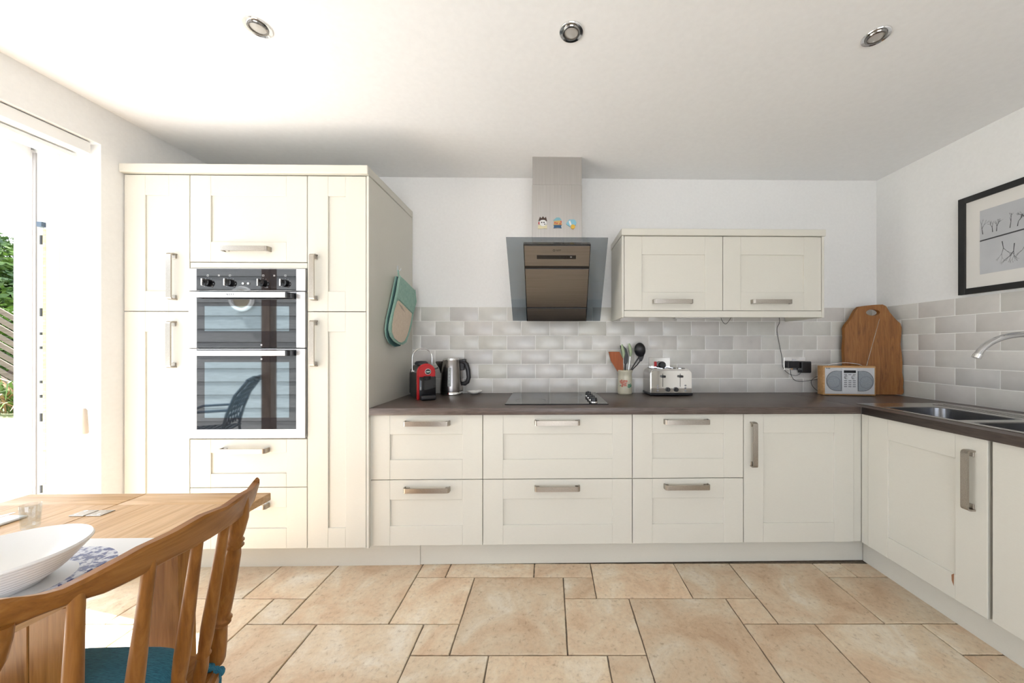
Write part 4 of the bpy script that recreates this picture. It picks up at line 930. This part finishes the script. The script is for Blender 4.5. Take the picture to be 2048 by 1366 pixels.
# ------------------------------------------------------------------ framed picture
XP_ = XR-.004
t = thing('framed_picture', 'black framed photograph of bare winter trees on the right wall', 'picture', (XP_, 1.6, 1.5))
fy, fz1 = onX(1917, 400.5, XP_-.018); fz0 = onX(1920, 590.5, XP_-.018)[1]; fn = 1.06; fw = .032
fz1_ = fz1
bm = NB()
bx(bm, XP_-.022, XP_, fy-fw, fy, fz0, fz1, bev=.001); bx(bm, XP_-.022, XP_, fn, fn+fw, fz0, fz1, bev=.001); bx(bm, XP_-.022, XP_, fn+fw, fy-fw, fz0, fz0+fw, bev=.001); bx(bm, XP_-.022, XP_, fn+fw, fy-fw, fz1-fw, fz1, bev=.001)
obj('frame', bm, mat('frame_black', (.01, .01, .01), .4), t)
obj('mount', box(XP_-.012, XP_-.002, fn+fw, fy-fw, fz0+fw, fz1-fw), mat('mount_white', (.74, .72, .68), .8), t)
py1, pz1 = onX(1960, 422.5, XP_-.012); pz0 = onX(1962, 549, XP_-.012)[1]; py0 = fn+(fy-py1)
pr_ = obj('print', box(XP_-.0128, XP_-.0118, py0, py1, pz0, pz1), textured('print_paper', .6, (1, 1, 1), 4, 3, [(.3, (.47, .48, .50)), (.7, (.54, .55, .57))]), t)
bm = NB(); rp = random.Random(11); xs = XP_-.0130
def seg(bm, a, b, w0, w1):
    d_ = (Vector(b)-Vector(a)); n_ = Vector((-d_.y, d_.x)).normalized()
    vs = [(a[0]+n_.x*w0, a[1]+n_.y*w0), (a[0]-n_.x*w0, a[1]-n_.y*w0), (b[0]-n_.x*w1, b[1]-n_.y*w1), (b[0]+n_.x*w1, b[1]+n_.y*w1)]
    bm.faces.new([bm.verts.new((xs, min(max(y, py0), py1), min(max(z, pz0), pz1))) for y, z in vs])
def tree(bm, y, z, s, h_, dep=4):
    def br(p, a, l, w, d_):
        q = (p[0]+l*math.sin(a), p[1]+s*l*math.cos(a)); seg(bm, p, q, w, w*.6)
        if d_:
            for _ in range(rp.choice((2, 2, 3))): br(q, a+rp.uniform(-.6, .6), l*rp.uniform(.55, .8), w*.6, d_-1)
    br((y, z), rp.uniform(-.15, .15), h_, .0018, dep)
zl = pz0+(pz1-pz0)*.56
seg(bm, (py0, zl+.02), (py1, zl-.012), .0035, .0035)
for k in range(22): tree(bm, py1-.012-k*.034+rp.uniform(-.01, .01), zl+.022-.0009*k, 1, rp.uniform(.022, .038), 3)
for k in range(16): tree(bm, py1-.085-k*.045+rp.uniform(-.015, .015), zl-.035-rp.uniform(0, .03), -1, rp.uniform(.032, .05), 4)
obj('tree_drawing', bm, mat('print_ink', (.05, .05, .055), .7), pr_)['kind'] = 'stuff'

# ------------------------------------------------------------------ ceiling spotlights
for (u, v), lb in (((515.5, 53.5), 'recessed chrome ceiling spotlight near the garden door, leftmost of three'), ((1142.5, 63), 'recessed chrome ceiling spotlight in front of the hood, middle of three'), ((1752, 72), 'recessed chrome ceiling spotlight near the sink, rightmost of three')):
    x, y = onZ(u, v, ZC); t = thing('ceiling_spotlight', lb, 'lamp', (x, y, ZC), group='ceiling spotlights')
    bm = NB(); lathe(bm, [(.030, 0), (.031, -.003), (.044, -.005), (.046, -.002), (.046, 0)], n=36); obj('trim_ring', bm, CHROME, t, local=True)
    bm = NB(); lathe(bm, [(.034, -.0015), (.0335, -.006), (.031, -.009), (.0265, -.0095), (.026, -.004)], n=36); obj('gimbal', bm, mat('dark_chrome', (.30, .29, .28), .15, 1), t, local=True)
    bm = NB(); lathe(bm, [(.026, -.0045), (.020, -.0065), (0, -.008)], n=28); obj('lens', bm, mat('lens_glass', (.55, .53, .50), .25, .2), t, local=True)

# ------------------------------------------------------------------ table
ZTB = .75; tx_l, tx_r = -1.605, -.862; txc = (tx_l+tx_r)/2-.012; ty1, ty0_, ybb = 1.117, -.05, 1.037
t = thing('dining_table', 'oak extending dining table in front of the garden door', 'table', (txc, .55, 0))
n = 4; TTH = .024
for k in range(n):
    a = tx_l+(txc-tx_l)*k/n; b = tx_l+(txc-tx_l)*(k+1)/n
    obj('plank', box(a, b-(.0015 if k == n-1 else 0), ty0_, ybb, ZTB-TTH, ZTB, bev=.0006 if k < n-1 else .001), TABLEY, t)
    a = txc+(tx_r-txc)*k/n; b = txc+(tx_r-txc)*(k+1)/n
    a += .0015 if k == 0 else 0
    if k < n-1: bm = box(a, b, ty0_, ybb, ZTB-TTH, ZTB, bev=.0006)
    else: bm = NB(); prism(bm, [(a, ty0_, ZTB), (b-.075, ty0_, ZTB), (b-.042, .5, ZTB), (b-.018, .75, ZTB), (b, ybb, ZTB), (a, ybb, ZTB)], (0, 0, -TTH))
    obj('plank', bm, TABLEY, t)
for a, b in ((tx_l, txc-.0015), (txc+.0015, tx_r)): obj('end_board', box(a, b, ybb, ty1, ZTB-TTH, ZTB+.0003, bev=.003, seg=2), TABLEX, t)
for u in (178, 406):
    x = onZ(u, 986, ZTB)[0]; obj('runner_end', box(x-.022, x+.012, ty1-.03, ty1+.006, ZTB-.052, ZTB-TTH-.0005, bev=.003), DARKW, t)
for v, nm in ((1027, 0),):
    x, y = onZ(193, v, ZTB)
    for s in (-1, 1):
        bm = NB(); bx(bm, txc+s*.0225-.0205, txc+s*.0225+.0205, y-.017, y+.017, ZTB+.0004, ZTB+.0024, bev=.001); p_ = obj('joining_plate', bm, HSTEEL, t)
        bm = NB()
        for q in (-.010, .010): cyl(bm, (txc+s*.030, y+q, ZTB+.0022), (txc+s*.030, y+q, ZTB+.0030), .0035, n=12)
        obj('screws', bm, CHROME, p_)
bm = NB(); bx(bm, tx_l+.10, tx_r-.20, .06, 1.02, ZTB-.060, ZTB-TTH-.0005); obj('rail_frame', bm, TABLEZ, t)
# trestle ends made of upright boards
def boards(y, th, x0, x1, k, nm='leg_board'):
    for i in range(k):
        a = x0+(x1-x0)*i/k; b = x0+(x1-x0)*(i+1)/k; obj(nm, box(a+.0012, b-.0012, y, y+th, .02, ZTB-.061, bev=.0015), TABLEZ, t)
boards(.712, .018, -1.44, -.945, 6)
ya = .965
bm = NB(); x_a = onY(281, 1200, ya)[0]; x_b = onY(358, 1200, ya)[0]
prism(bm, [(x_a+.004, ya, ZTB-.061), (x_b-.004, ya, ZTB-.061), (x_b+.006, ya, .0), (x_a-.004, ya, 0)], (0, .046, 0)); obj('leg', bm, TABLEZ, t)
bm = NB(); prism(bm, [(tx_l+.15-.004, ya, ZTB-.061), (tx_l+.25, ya, ZTB-.061), (tx_l+.25, ya, .0), (tx_l+.14, ya, 0)], (0, .046, 0)); obj('leg', bm, TABLEZ, t)
for x in (tx_l+.15, x_a): obj('leg', box(x, x+.1, .06, .106, 0, ZTB-.061, bev=.002), TABLEZ, t)

# ------------------------------------------------------------------ things on the table
zt = ZTB+.0008
def blueprint_mat(name):
    m = mat(name, (1, 1, 1), .35); v = texcoord(m, (1, 1, 1)); b = m.node_tree.nodes['Principled BSDF']
    g = N(m, 'ShaderNodeTexVoronoi'); g.inputs['Scale'].default_value = 60; L(m, v, g.inputs['Vector'])
    n_, r_ = noise_ramp(m, v, 90, 5, [(.45, (.05, .07, .22)), (.55, (.62, .64, .70))])
    ln = N(m, 'ShaderNodeVectorMath', operation='LENGTH'); L(m, v, ln.inputs[0])
    rr = N(m, 'ShaderNodeValToRGB'); e = rr.color_ramp.elements; rr.color_ramp.interpolation = 'CONSTANT'
    e[0].position = 0; e[0].color = (0, 0, 0, 1); e[1].position = .088; e[1].color = (1, 1, 1, 1); x = e.new(.138); x.color = (0, 0, 0, 1)
    L(m, ln.outputs['Value'], rr.inputs[0]); mx = N(m, 'ShaderNodeMix', data_type='RGBA'); mx.inputs[6].default_value = (.74, .74, .74, 1)
    L(m, rr.outputs[0], mx.inputs[0]); L(m, r_.outputs[0], mx.inputs[7]); L(m, mx.outputs[2], b.inputs['Base Color']); return m
BLUEP = blueprint_mat('blue_pattern_mat')
bcx, bcy = -1.022, .672
xr_, yr_ = onZ(313, 1075, zt+.004)
pm = tag(obj('placemat', box(-.165, xr_-bcx, -.19, yr_-bcy, 0, .004, bev=.0015), BLUEP), 'white placemat with a blue printed ring under the big white bowl', 'placemat')
pm.location = (bcx, bcy, zt)
bz = zt+.0045
bm = NB(); pr2 = [(0, 0), (.052, 0), (.056, .004), (.062, .010)]
for k in range(9):
    f = k/8; r = .062+.044*f**.8; z = .010+.050*f; pr2 += [(r, z), (r+.0032, z+.0018), (r+.0036, z+.0042)]
pr2 += [(.1085, .0655), (.1075, .068), (.104, .066), (.085, .040), (.060, .016), (.03, .009), (0, .008)]
lathe(bm, pr2, (bcx, bcy, bz), 72)
tag(obj('bowl', bm, WHITEC), 'large white ribbed china bowl on the near placemat', 'bowl')
# second place setting at the door side
m2x, m2y = -1.498, .80
pm = tag(obj('placemat', box(-.105, .108, -.15, .165, 0, .006, bev=.002), BLUEP), 'white and blue placemat at the far left of the table', 'placemat'); pm.location = (m2x, m2y, zt)
zz = zt+.0062
bm = NB(); bx(bm, m2x-.02, m2x+.080, m2y-.02, m2y+.12, zz, zz+.005, bev=.002); bx(bm, m2x-.015, m2x+.072, m2y-.012, m2y+.112, zz+.005, zz+.009, bev=.002)
tag(obj('napkin', bm, mat('napkin_white', (.75, .75, .76), .9)), 'folded white napkin lying on the far left placemat', 'napkin')
def cutlery(label, x, y, ang, nm):
    t_ = thing(nm, label, 'cutlery', (x, y, zz+.0105), ang)
    bm = NB(); tube(bm, [(0, -.09, 0), (0, -.03, .001), (0, .03, .004), (0, .05, .003)], [.005, .0045, .0025, .003], 8, flat=(.35, 1), up=(0, 0, 1)); obj('handle', bm, CHROME, t_, local=True)
    bm = NB()
    if nm == 'fork':
        bx(bm, -.010, .010, .050, .070, .001, .003)
        for q in range(4): bx(bm, -.010+q*.0056, -.0075+q*.0056, .070, .105, .001, .003)
    else: prism(bm, [(-.004, .05, .001), (.006, .05, .001), (.008, .10, .001), (.0, .125, .001), (-.004, .12, .001)], (0, 0, .0015))
    obj('tines' if nm == 'fork' else 'blade', bm, CHROME, t_, local=True)
cutlery('steel fork on the napkin at the far left of the table', m2x+.03, m2y+.03, -.5, 'fork')
cutlery('steel knife on the napkin beside the fork', m2x+.052, m2y+.035, -.35, 'knife')
gx, gy = onZ(61, 1055, zt)
bm = NB(); lathe(bm, [(0, .001), (.014, 0), (.015, .003), (.018, .058), (.0175, .059), (.0168, .058), (.0135, .008), (0, .007)], (gx, gy, zt), 32)
tag(obj('tumbler', bm, TUMBLER), 'clear glass tumbler between the bowl and the far left placemat', 'glass')

# ------------------------------------------------------------------ chair
t = thing('dining_chair', 'wooden spindle-back dining chair with teal cushion seen from behind', 'chair', (-.95, .64, 0))
def S(u, v, X): y, z = onX(u, v, X); return Vector((X, y, z))
def railx(y): d_ = y-.645; return -.645-1.25*d_*d_
def u_of(X, Y): return CX+F*(X*_c-Y*_s)/(X*_s+Y*_c)
def rail_pt(u, v, dx=0):
    y = min((.40+.0005*k for k in range(1040)), key=lambda q: abs(u_of(railx(q)+dx, q)-u))
    return Vector((railx(y)+dx, y, onX(u, v, railx(y)+dx)[1]))
top = [(536, 948), (520, 964), (509, 979), (490, 990), (474, 1002), (457, 1014), (436, 1022), (414, 1031), (386, 1047), (359, 1063), (326, 1079), (294, 1094), (262, 1112), (229, 1130), (180, 1156), (131, 1180), (98, 1189), (65, 1194), (32, 1197), (0, 1202)]
bot = [(524, 1000), (514, 1014), (500, 1030), (484, 1044), (466, 1057), (447, 1070), (426, 1083), (404, 1095), (380, 1107), (355, 1120), (322, 1140), (290, 1158), (258, 1173), (226, 1188), (178, 1205), (131, 1221), (98, 1233), (65, 1246), (32, 1262), (0, 1277)]
bm = NB(); Tf = [rail_pt(u, v) for u, v in top]; 
bot_y = [p.y for p in Tf]
Bf = [rail_pt(u, v) for u, v in bot]
for i, p in enumerate(Tf):          # keep each bottom point under its top point, at the height read there
    y = p.y-(.010 if i == 0 else 0)
    js = sorted(range(len(Bf)), key=lambda j: abs(Bf[j].y-y)); Bf_z = Bf[js[0]].z*.5+Bf[js[1]].z*.5
    Tf[i] = (p, Vector((railx(y)-.012, y, Bf_z)))
for k in range(1, 6):               # the rail runs on past the frame to its near ear
    p, q = Tf[-1]; y = p.y-.016; 
    Tf.append((Vector((railx(y), y, .885+.003*k)), Vector((railx(y)-.012, y, .838+.004*k))))
prev = None; n_ = len(Tf)
for i, (p, q) in enumerate(Tf):
    th = .022 if 0 < i < n_-1 else .012; off = Vector((-th, 0, 0))
    ring = []
    for a, b_ in ((p, Vector((-.004, 0, -.003))), (p+Vector((0, 0, .0)), Vector((-.004, 0, .001))), (p+off, Vector((.004, 0, .001))), (p+off, Vector((0, 0, -.004))), (q+off, Vector((0, 0, .004))), (q+off, Vector((.004, 0, 0))), (q, Vector((-.004, 0, 0))), (q, Vector((0, 0, .004)))): 
        ring.append(bm.verts.new(a+b_))
    ring[0].co = p+Vector((0, 0, -.004))
    if prev:
        for k in range(8): bm.faces.new((prev[k], prev[(k+1) % 8], ring[(k+1) % 8], ring[k]))
    else: bm.faces.new(ring)
    prev = ring
bm.faces.new(prev[::-1]); obj('crest_rail', bm, CHY, t, sharp=50)
ZS = .455
def spindle(p1, p0, post=False, name='spindle'):
    p1, p0 = Vector(p1), Vector(p0); Lg = (p1-p0).length
    if post: prof = [(0, .017), (.03, .019), (.12, .017), (.20, .0135), (.24, .0125), (.25, .018), (.262, .0125), (.275, .019), (.29, .0135), (.33, .015), (.50, .0165), (.66, .0155), (.70, .013), (.715, .0185), (.73, .014), (.745, .0175), (.76, .013), (.80, .0155), (.88, .0185), (.95, .016), (1, .0125)]
    else: prof = [(0, .0115), (.10, .0125), (.17, .0105), (.185, .0135), (.20, .0105), (.26, .0120), (.36, .0128), (.55, .0115), (.8, .0095), (1, .0085)]
    bm = NB(); tube(bm, [p0.lerp(p1, a) for a, r in prof], [r for a, r in prof], 14); obj(name, bm, CHZ, t, sharp=80)
def ray_at(u, v, y):
    x, z = onY(u, v, y); return Vector((x, y, z))
def to_seat(a, b):   # a upper point, b second point on the axis; continue to the seat
    a, b = Vector(a), Vector(b); k = (a.z-ZS)/(a.z-b.z); return a+(b-a)*k
specs = [((519, 1012), .822, (431, 1321), .846, True), ((484, 1040), .757, (414.6, 1303), .785, False), ((430, 1080), .682, (375, 1318), .705, False), ((337, 1136), .600, (290, 1352), .610, False), ((193, 1200), .520, (173, 1366), .520, False)]
for (ua, va), y_a, (ub, vb), y_b, post in specs:
    A = ray_at(ua, va-8, y_a); A.x = railx(A.y)-.016; B = ray_at(ub, vb, y_b)
    spindle(A+Vector((0, 0, .012)), to_seat(ray_at(ua, va, y_a), B), post, 'back_post' if post else 'spindle')
A = Vector((railx(.462)-.016, .462, .850)); spindle(A, (-.83, .430, ZS), True, 'back_post')
# seat
def seat_out(s, n=40, cx0_=-.972, hx_=.236, hy_=.240):
    pts = []
    for k in range(n):
        a = 2*PI*k/n; ca, sa = math.cos(a), math.sin(a); e = 2/4.2
        pts.append((cx0_+hx_*s*abs(ca)**e*(1 if ca > 0 else -1), .640+hy_*s*abs(sa)**e*(1 if sa > 0 else -1)))
    return pts
bm = NB(); so = seat_out(1.0); prism(bm, [(x, y, .415) for x, y in so], (0, 0, .040)); es = [e for e in bm.edges if abs(e.verts[0].co.z-e.verts[1].co.z) < 1e-5]; bmesh.ops.bevel(bm, geom=es, offset=.010, segments=3, affect='EDGES'); obj('seat', bm, CHY, t, sharp=60)
for dx, dy in ((.15, .16), (.15, -.16), (-.15, .17), (-.15, -.17)):
    p0 = Vector((-1.0+dx*1.35, .64+dy*1.25, 0)); p1 = Vector((-1.0+dx, .64+dy, .416)); prof = [(0, .013), (.1, .016), (.3, .018), (.33, .013), (.36, .020), (.6, .019), (.85, .017), (1, .013)]
    bm = NB(); tube(bm, [p0.lerp(p1, a) for a, r in prof], [r for a, r in prof], 12); obj('leg', bm, CHZ, t, sharp=80)
for s in (1, -1):
    bm = NB(); tube(bm, [(-1.175, .64+s*.192, .16), (-1.0, .64+s*.19, .165), (-.825, .64+s*.185, .16)], [.009, .013, .009], 10); obj('stretcher', bm, CHZ, t)
bm = NB(); tube(bm, [(-1.0, .455, .165), (-1.0, .64, .165), (-1.0, .825, .165)], [.008, .012, .008], 10); obj('stretcher', bm, CHZ, t)
# cushion
cu = thing('seat_cushion', 'teal blue woven seat cushion tied on the dining chair', 'cushion', (-1.0, .64, .456))
bm = NB(); prev = None
for z, s in ((.456, .90), (.463, .98), (.478, 1.01), (.492, .985), (.502, .92), (.508, .74), (.511, .42), (.512, .12)):
    ring = [bm.verts.new((x, y, z)) for x, y in seat_out(s*.97, 40, -1.0, .205, .222)]
    if prev:
        for k in range(40): bm.faces.new((prev[k], prev[(k+1) % 40], ring[(k+1) % 40], ring[k]))
    else: bm.faces.new(ring[::-1])
    prev = ring
bm.faces.new(prev); obj('pad', bm, FABRIC, cu, sharp=80)
kn = ray_at(424, 1338, .835); bm = NB()
for d_, s in (((0, 0, 0), .014), ((.012, .004, -.012), .012), ((-.008, .010, -.014), .011), ((.004, -.01, .012), .010)):
    r_ = bmesh.ops.create_icosphere(bm, subdivisions=2, radius=s, matrix=Matrix.Translation(kn+Vector(d_)))
tube(bm, [kn, kn+Vector((.010, .004, -.03)), kn+Vector((.006, .01, -.06))], [.006, .007, .005], 8); obj('tie', bm, FABRIC, cu)

# ------------------------------------------------------------------ outside
GZ = -.09
bm = NB(); bx(bm, -9.2, XL-.40, -14, 6.2, GZ-.05, GZ); bx(bm, XL-.40, 9, -14, YR-.30, GZ-.05, GZ)  # second slab, unseen behind the room, added to bounce sun onto the ceiling
struct('ground', bm, PAVE)
tag(obj('lawn', box(-26, -5, 6.2, 13.0, GZ-.05, GZ), GRASS), 'strip of pale grass in front of the bushes outside', 'lawn')
tag(obj('lawn', box(-26, -9.2, -14, 6.2, GZ-.05, GZ), GRASS), 'grass beyond the paving on the left outside', 'lawn')
def dirpt(u, v, Y): a = onY(u, v, Y); return Vector((a[0], Y, a[1]))
# slatted fence, its boards leaning
fo = dirpt(18, 780, 7.4); t = thing('fence_panel', 'weathered slatted fence panel leaning behind the dry plants', 'fence', (fo.x, 7.4, GZ))
hgt = dirpt(18, 660, 7.4).z-GZ
for k in range(9):
    z = GZ+.55+k*.175; bm = box(-1.3, 1.3, -.012, .012, -.05, .05, bev=.003); bmesh.ops.rotate(bm, verts=bm.verts, cent=(0, 0, 0), matrix=Matrix.Rotation(math.radians(30), 3, 'Y')); bmesh.ops.translate(bm, verts=bm.verts, vec=(fo.x, 7.4-.02*(k % 2), z)); obj('slat', bm, GREYW, t)
for dx in (-1.1, 1.1): obj('fence_post', box(fo.x+dx-.05, fo.x+dx+.05, 7.44, 7.54, GZ, GZ+1.55), GREYW, t)
bm = box(-1.25, 1.25, .02, .05, -.05, .05); bmesh.ops.rotate(bm, verts=bm.verts, cent=(0, 0, 0), matrix=Matrix.Rotation(math.radians(-35), 3, 'Y')); bmesh.ops.translate(bm, verts=bm.verts, vec=(fo.x, 7.42, GZ+.8)); obj('brace', bm, GREYW, t)
# bushes
def bush(label, c0, rx, ry, rz, nleaf, seed, size=.07, m=LEAF):
    r = random.Random(seed); verts, faces = [], []
    for i in range(nleaf):
        while True:
            p = Vector((r.uniform(-1, 1), r.uniform(-1, 1), r.uniform(-1, 1)))
            if .35 < p.length < 1: break
        lump = 1+.18*math.sin(5*p.x+seed)*math.cos(4*p.z)
        c_ = Vector((c0[0]+p.x*rx*lump, c0[1]+p.y*ry*lump, c0[2]+p.z*rz*lump))
        a = Vector((r.uniform(-1, 1), r.uniform(-1, 1), r.uniform(-.6, .6))).normalized(); b_ = a.cross(Vector((r.uniform(-1, 1), r.uniform(-1, 1), r.uniform(-1, 1)))).normalized()
        s = size*r.uniform(.6, 1.3); k = len(verts)
        verts += [c_-a*s, c_+b_*s*.42, c_+a*s, c_-b_*s*.42]; faces.append((k, k+1, k+2, k+3))
    t = thing('bush', label, 'bush', (c0[0], c0[1], GZ))
    me = bpy.data.meshes.new('foliage'); me.from_pydata([v-Vector((c0[0], c0[1], GZ)) for v in verts], [], faces); me.materials.append(m)
    o = bpy.data.objects.new('foliage', me); C.objects.link(o); o.parent = t; o['kind'] = 'stuff'
    bm = NB()
    for k in range(7):
        e = Vector((c0[0]+r.uniform(-.6, .6)*rx, c0[1]+r.uniform(-.5, .5)*ry, c0[2]+r.uniform(0, .7)*rz)); b0 = Vector((c0[0]+r.uniform(-.2, .2), c0[1], GZ)); mid = b0.lerp(e, .5)+Vector((r.uniform(-.2, .2), 0, .2))
        tube(bm, [b0, mid, e], [.05, .035, .012], 7)
    obj('branches', bm, DARKW, t)
bc = dirpt(8, 560, 10.9)
bush('tall dense green bush behind the fence outside the door', (bc.x-.5, 10.9, 2.45), 2.3, 1.0, 2.0, 11000, 4, .12)
bush('lower dark green bush beside the fence outside', (dirpt(26, 560, 8.7).x, 8.72, 1.18), 1.2, .65, 1.0, 5500, 9, .08)
bush('bright green bush further left in the garden', (bc.x-5.6, 10.2, 1.95), 2.2, 1.2, 1.6, 6000, 14, .11)
# dry strap-leaved plant
pc = dirpt(14, 800, 6.9); t = thing('strap_leaf_plant', 'dry tangled strap-leaved plant at the foot of the fence', 'plant', (pc.x, 6.9, GZ))
rp = random.Random(5)
for nm, m_, nn in (('dry_leaves', DRY, 46), ('green_leaves', LEAF, 40)):
    bm = NB()
    for k in range(nn):
        a = rp.uniform(0, 2*PI); l = rp.uniform(.4, 1.0); h_ = rp.uniform(.25, .75); px = pc.x+rp.uniform(-.5, .5); d2 = Vector((math.cos(a), math.sin(a)*.5, 0))
        P = [Vector((px, 6.9, GZ+.02))+d2*l*q+Vector((0, 0, h_*math.sin(q*PI*.85))) for q in (0, .25, .5, .75, 1)]
        tube(bm, P, [.010, .022, .020, .013, .003], 6, flat=(.25, 1), up=(0, 0, 1))
    o = obj(nm, bm, m_, t); o['kind'] = 'stuff'
# clad garden wall, seen mirrored in the oven glass
t = struct('wall_outside', box(-9, XL-.42, -1.62, -1.56, GZ, 3.0), GREYW)
for k in range(15):
    z = GZ+.01+k*.195; bm = NB(); prism(bm, [(-9, -1.559, z), (-9, -1.532, z), (-9, -1.545, z+.188), (-9, -1.559, z+.188)], (9+XL-.425, 0, 0)); o = obj('board', bm, CLAD, t)
x_l, z_l = -4.45, 1.92
lp = thing('wall_lantern', 'round wall lamp with a white rim on the clad garden wall', 'lamp', (x_l, -1.53, z_l))
for nm, pf, m_ in (('rim', [(.13, 0), (.17, 0), (.185, .03), (.17, .06), (.14, .055), (.13, 0)], PVC), ('lens', [(0, .045), (.09, .04), (.139, .02), (.139, 0)], mat('beige_lens', (.45, .38, .27), .4))):
    bm = NB(); lathe(bm, pf, n=32); bmesh.ops.rotate(bm, verts=bm.verts, cent=(0, 0, 0), matrix=Matrix.Rotation(-PI/2, 3, 'X')); obj(nm, bm, m_, lp, local=True)
tag(obj('pergola_post', box(-3.13, -3.03, -.30, -.20, GZ, 2.9, bev=.005), DARKW), 'dark square timber post on the patio outside the garden door', 'post')
# metal garden chair
t = thing('garden_chair', 'blue-grey cast metal garden chair with lattice back on the patio', 'chair', (-3.52, .02, GZ), math.radians(-25))
IRON = mat('blue_grey_iron', (.06, .08, .10), .4, .5)
def gl(a, b, r=.011, n=8): bm = NB(); tube(bm, [Vector(p) for p in (a if isinstance(a[0], (tuple, list)) else [a, b])], r, n); return bm
for sy in (-.24, .24):
    obj('leg', gl([(-.22, sy, 0), (-.21, sy, .22), (-.22, sy, .44)], None, .013), IRON, t, local=True)
    obj('leg', gl([(.27, sy, 0), (.22, sy, .22), (.20, sy, .44)], None, .013), IRON, t, local=True)
    obj('back_rail', gl([(.20, sy, .44), (.24, sy, .62), (.30, sy, .80), (.40, sy*.9, .95)], None, .014), IRON, t, local=True)
    obj('armrest', gl([(-.22, sy, .44), (-.23, sy, .60), (-.10, sy, .66), (.10, sy, .66), (.25, sy, .66)], None, .014), IRON, t, local=True)
bm = NB(); tube(bm, [(.40, -.22, .95), (.42, -.1, .975), (.425, 0, .965), (.42, .1, .975), (.40, .22, .95)], .02, 8); obj('top_rail', bm, IRON, t, local=True)
bm = NB()
for k in range(-5, 8):
    for s in (1, -1):
        P = []
        for q in range(7):
            f = q/6; y = -.24+.08*k+s*.30*f-(.0 if s > 0 else -.0)
            if abs(y) > .235: continue
            P.append((.215+.20*f*f, y, .50+.45*f))
        if len(P) > 1: tube(bm, P, .007, 6)
obj('lattice', bm, IRON, t, local=True)
bm = NB()
for k in range(9): bx(bm, -.22+.052*k, -.20+.052*k, -.24, .24, .432, .446)
for k in range(7): bx(bm, -.22, .22, -.24+.075*k, -.222+.075*k, .430, .444)
obj('seat', bm, IRON, t, local=True)
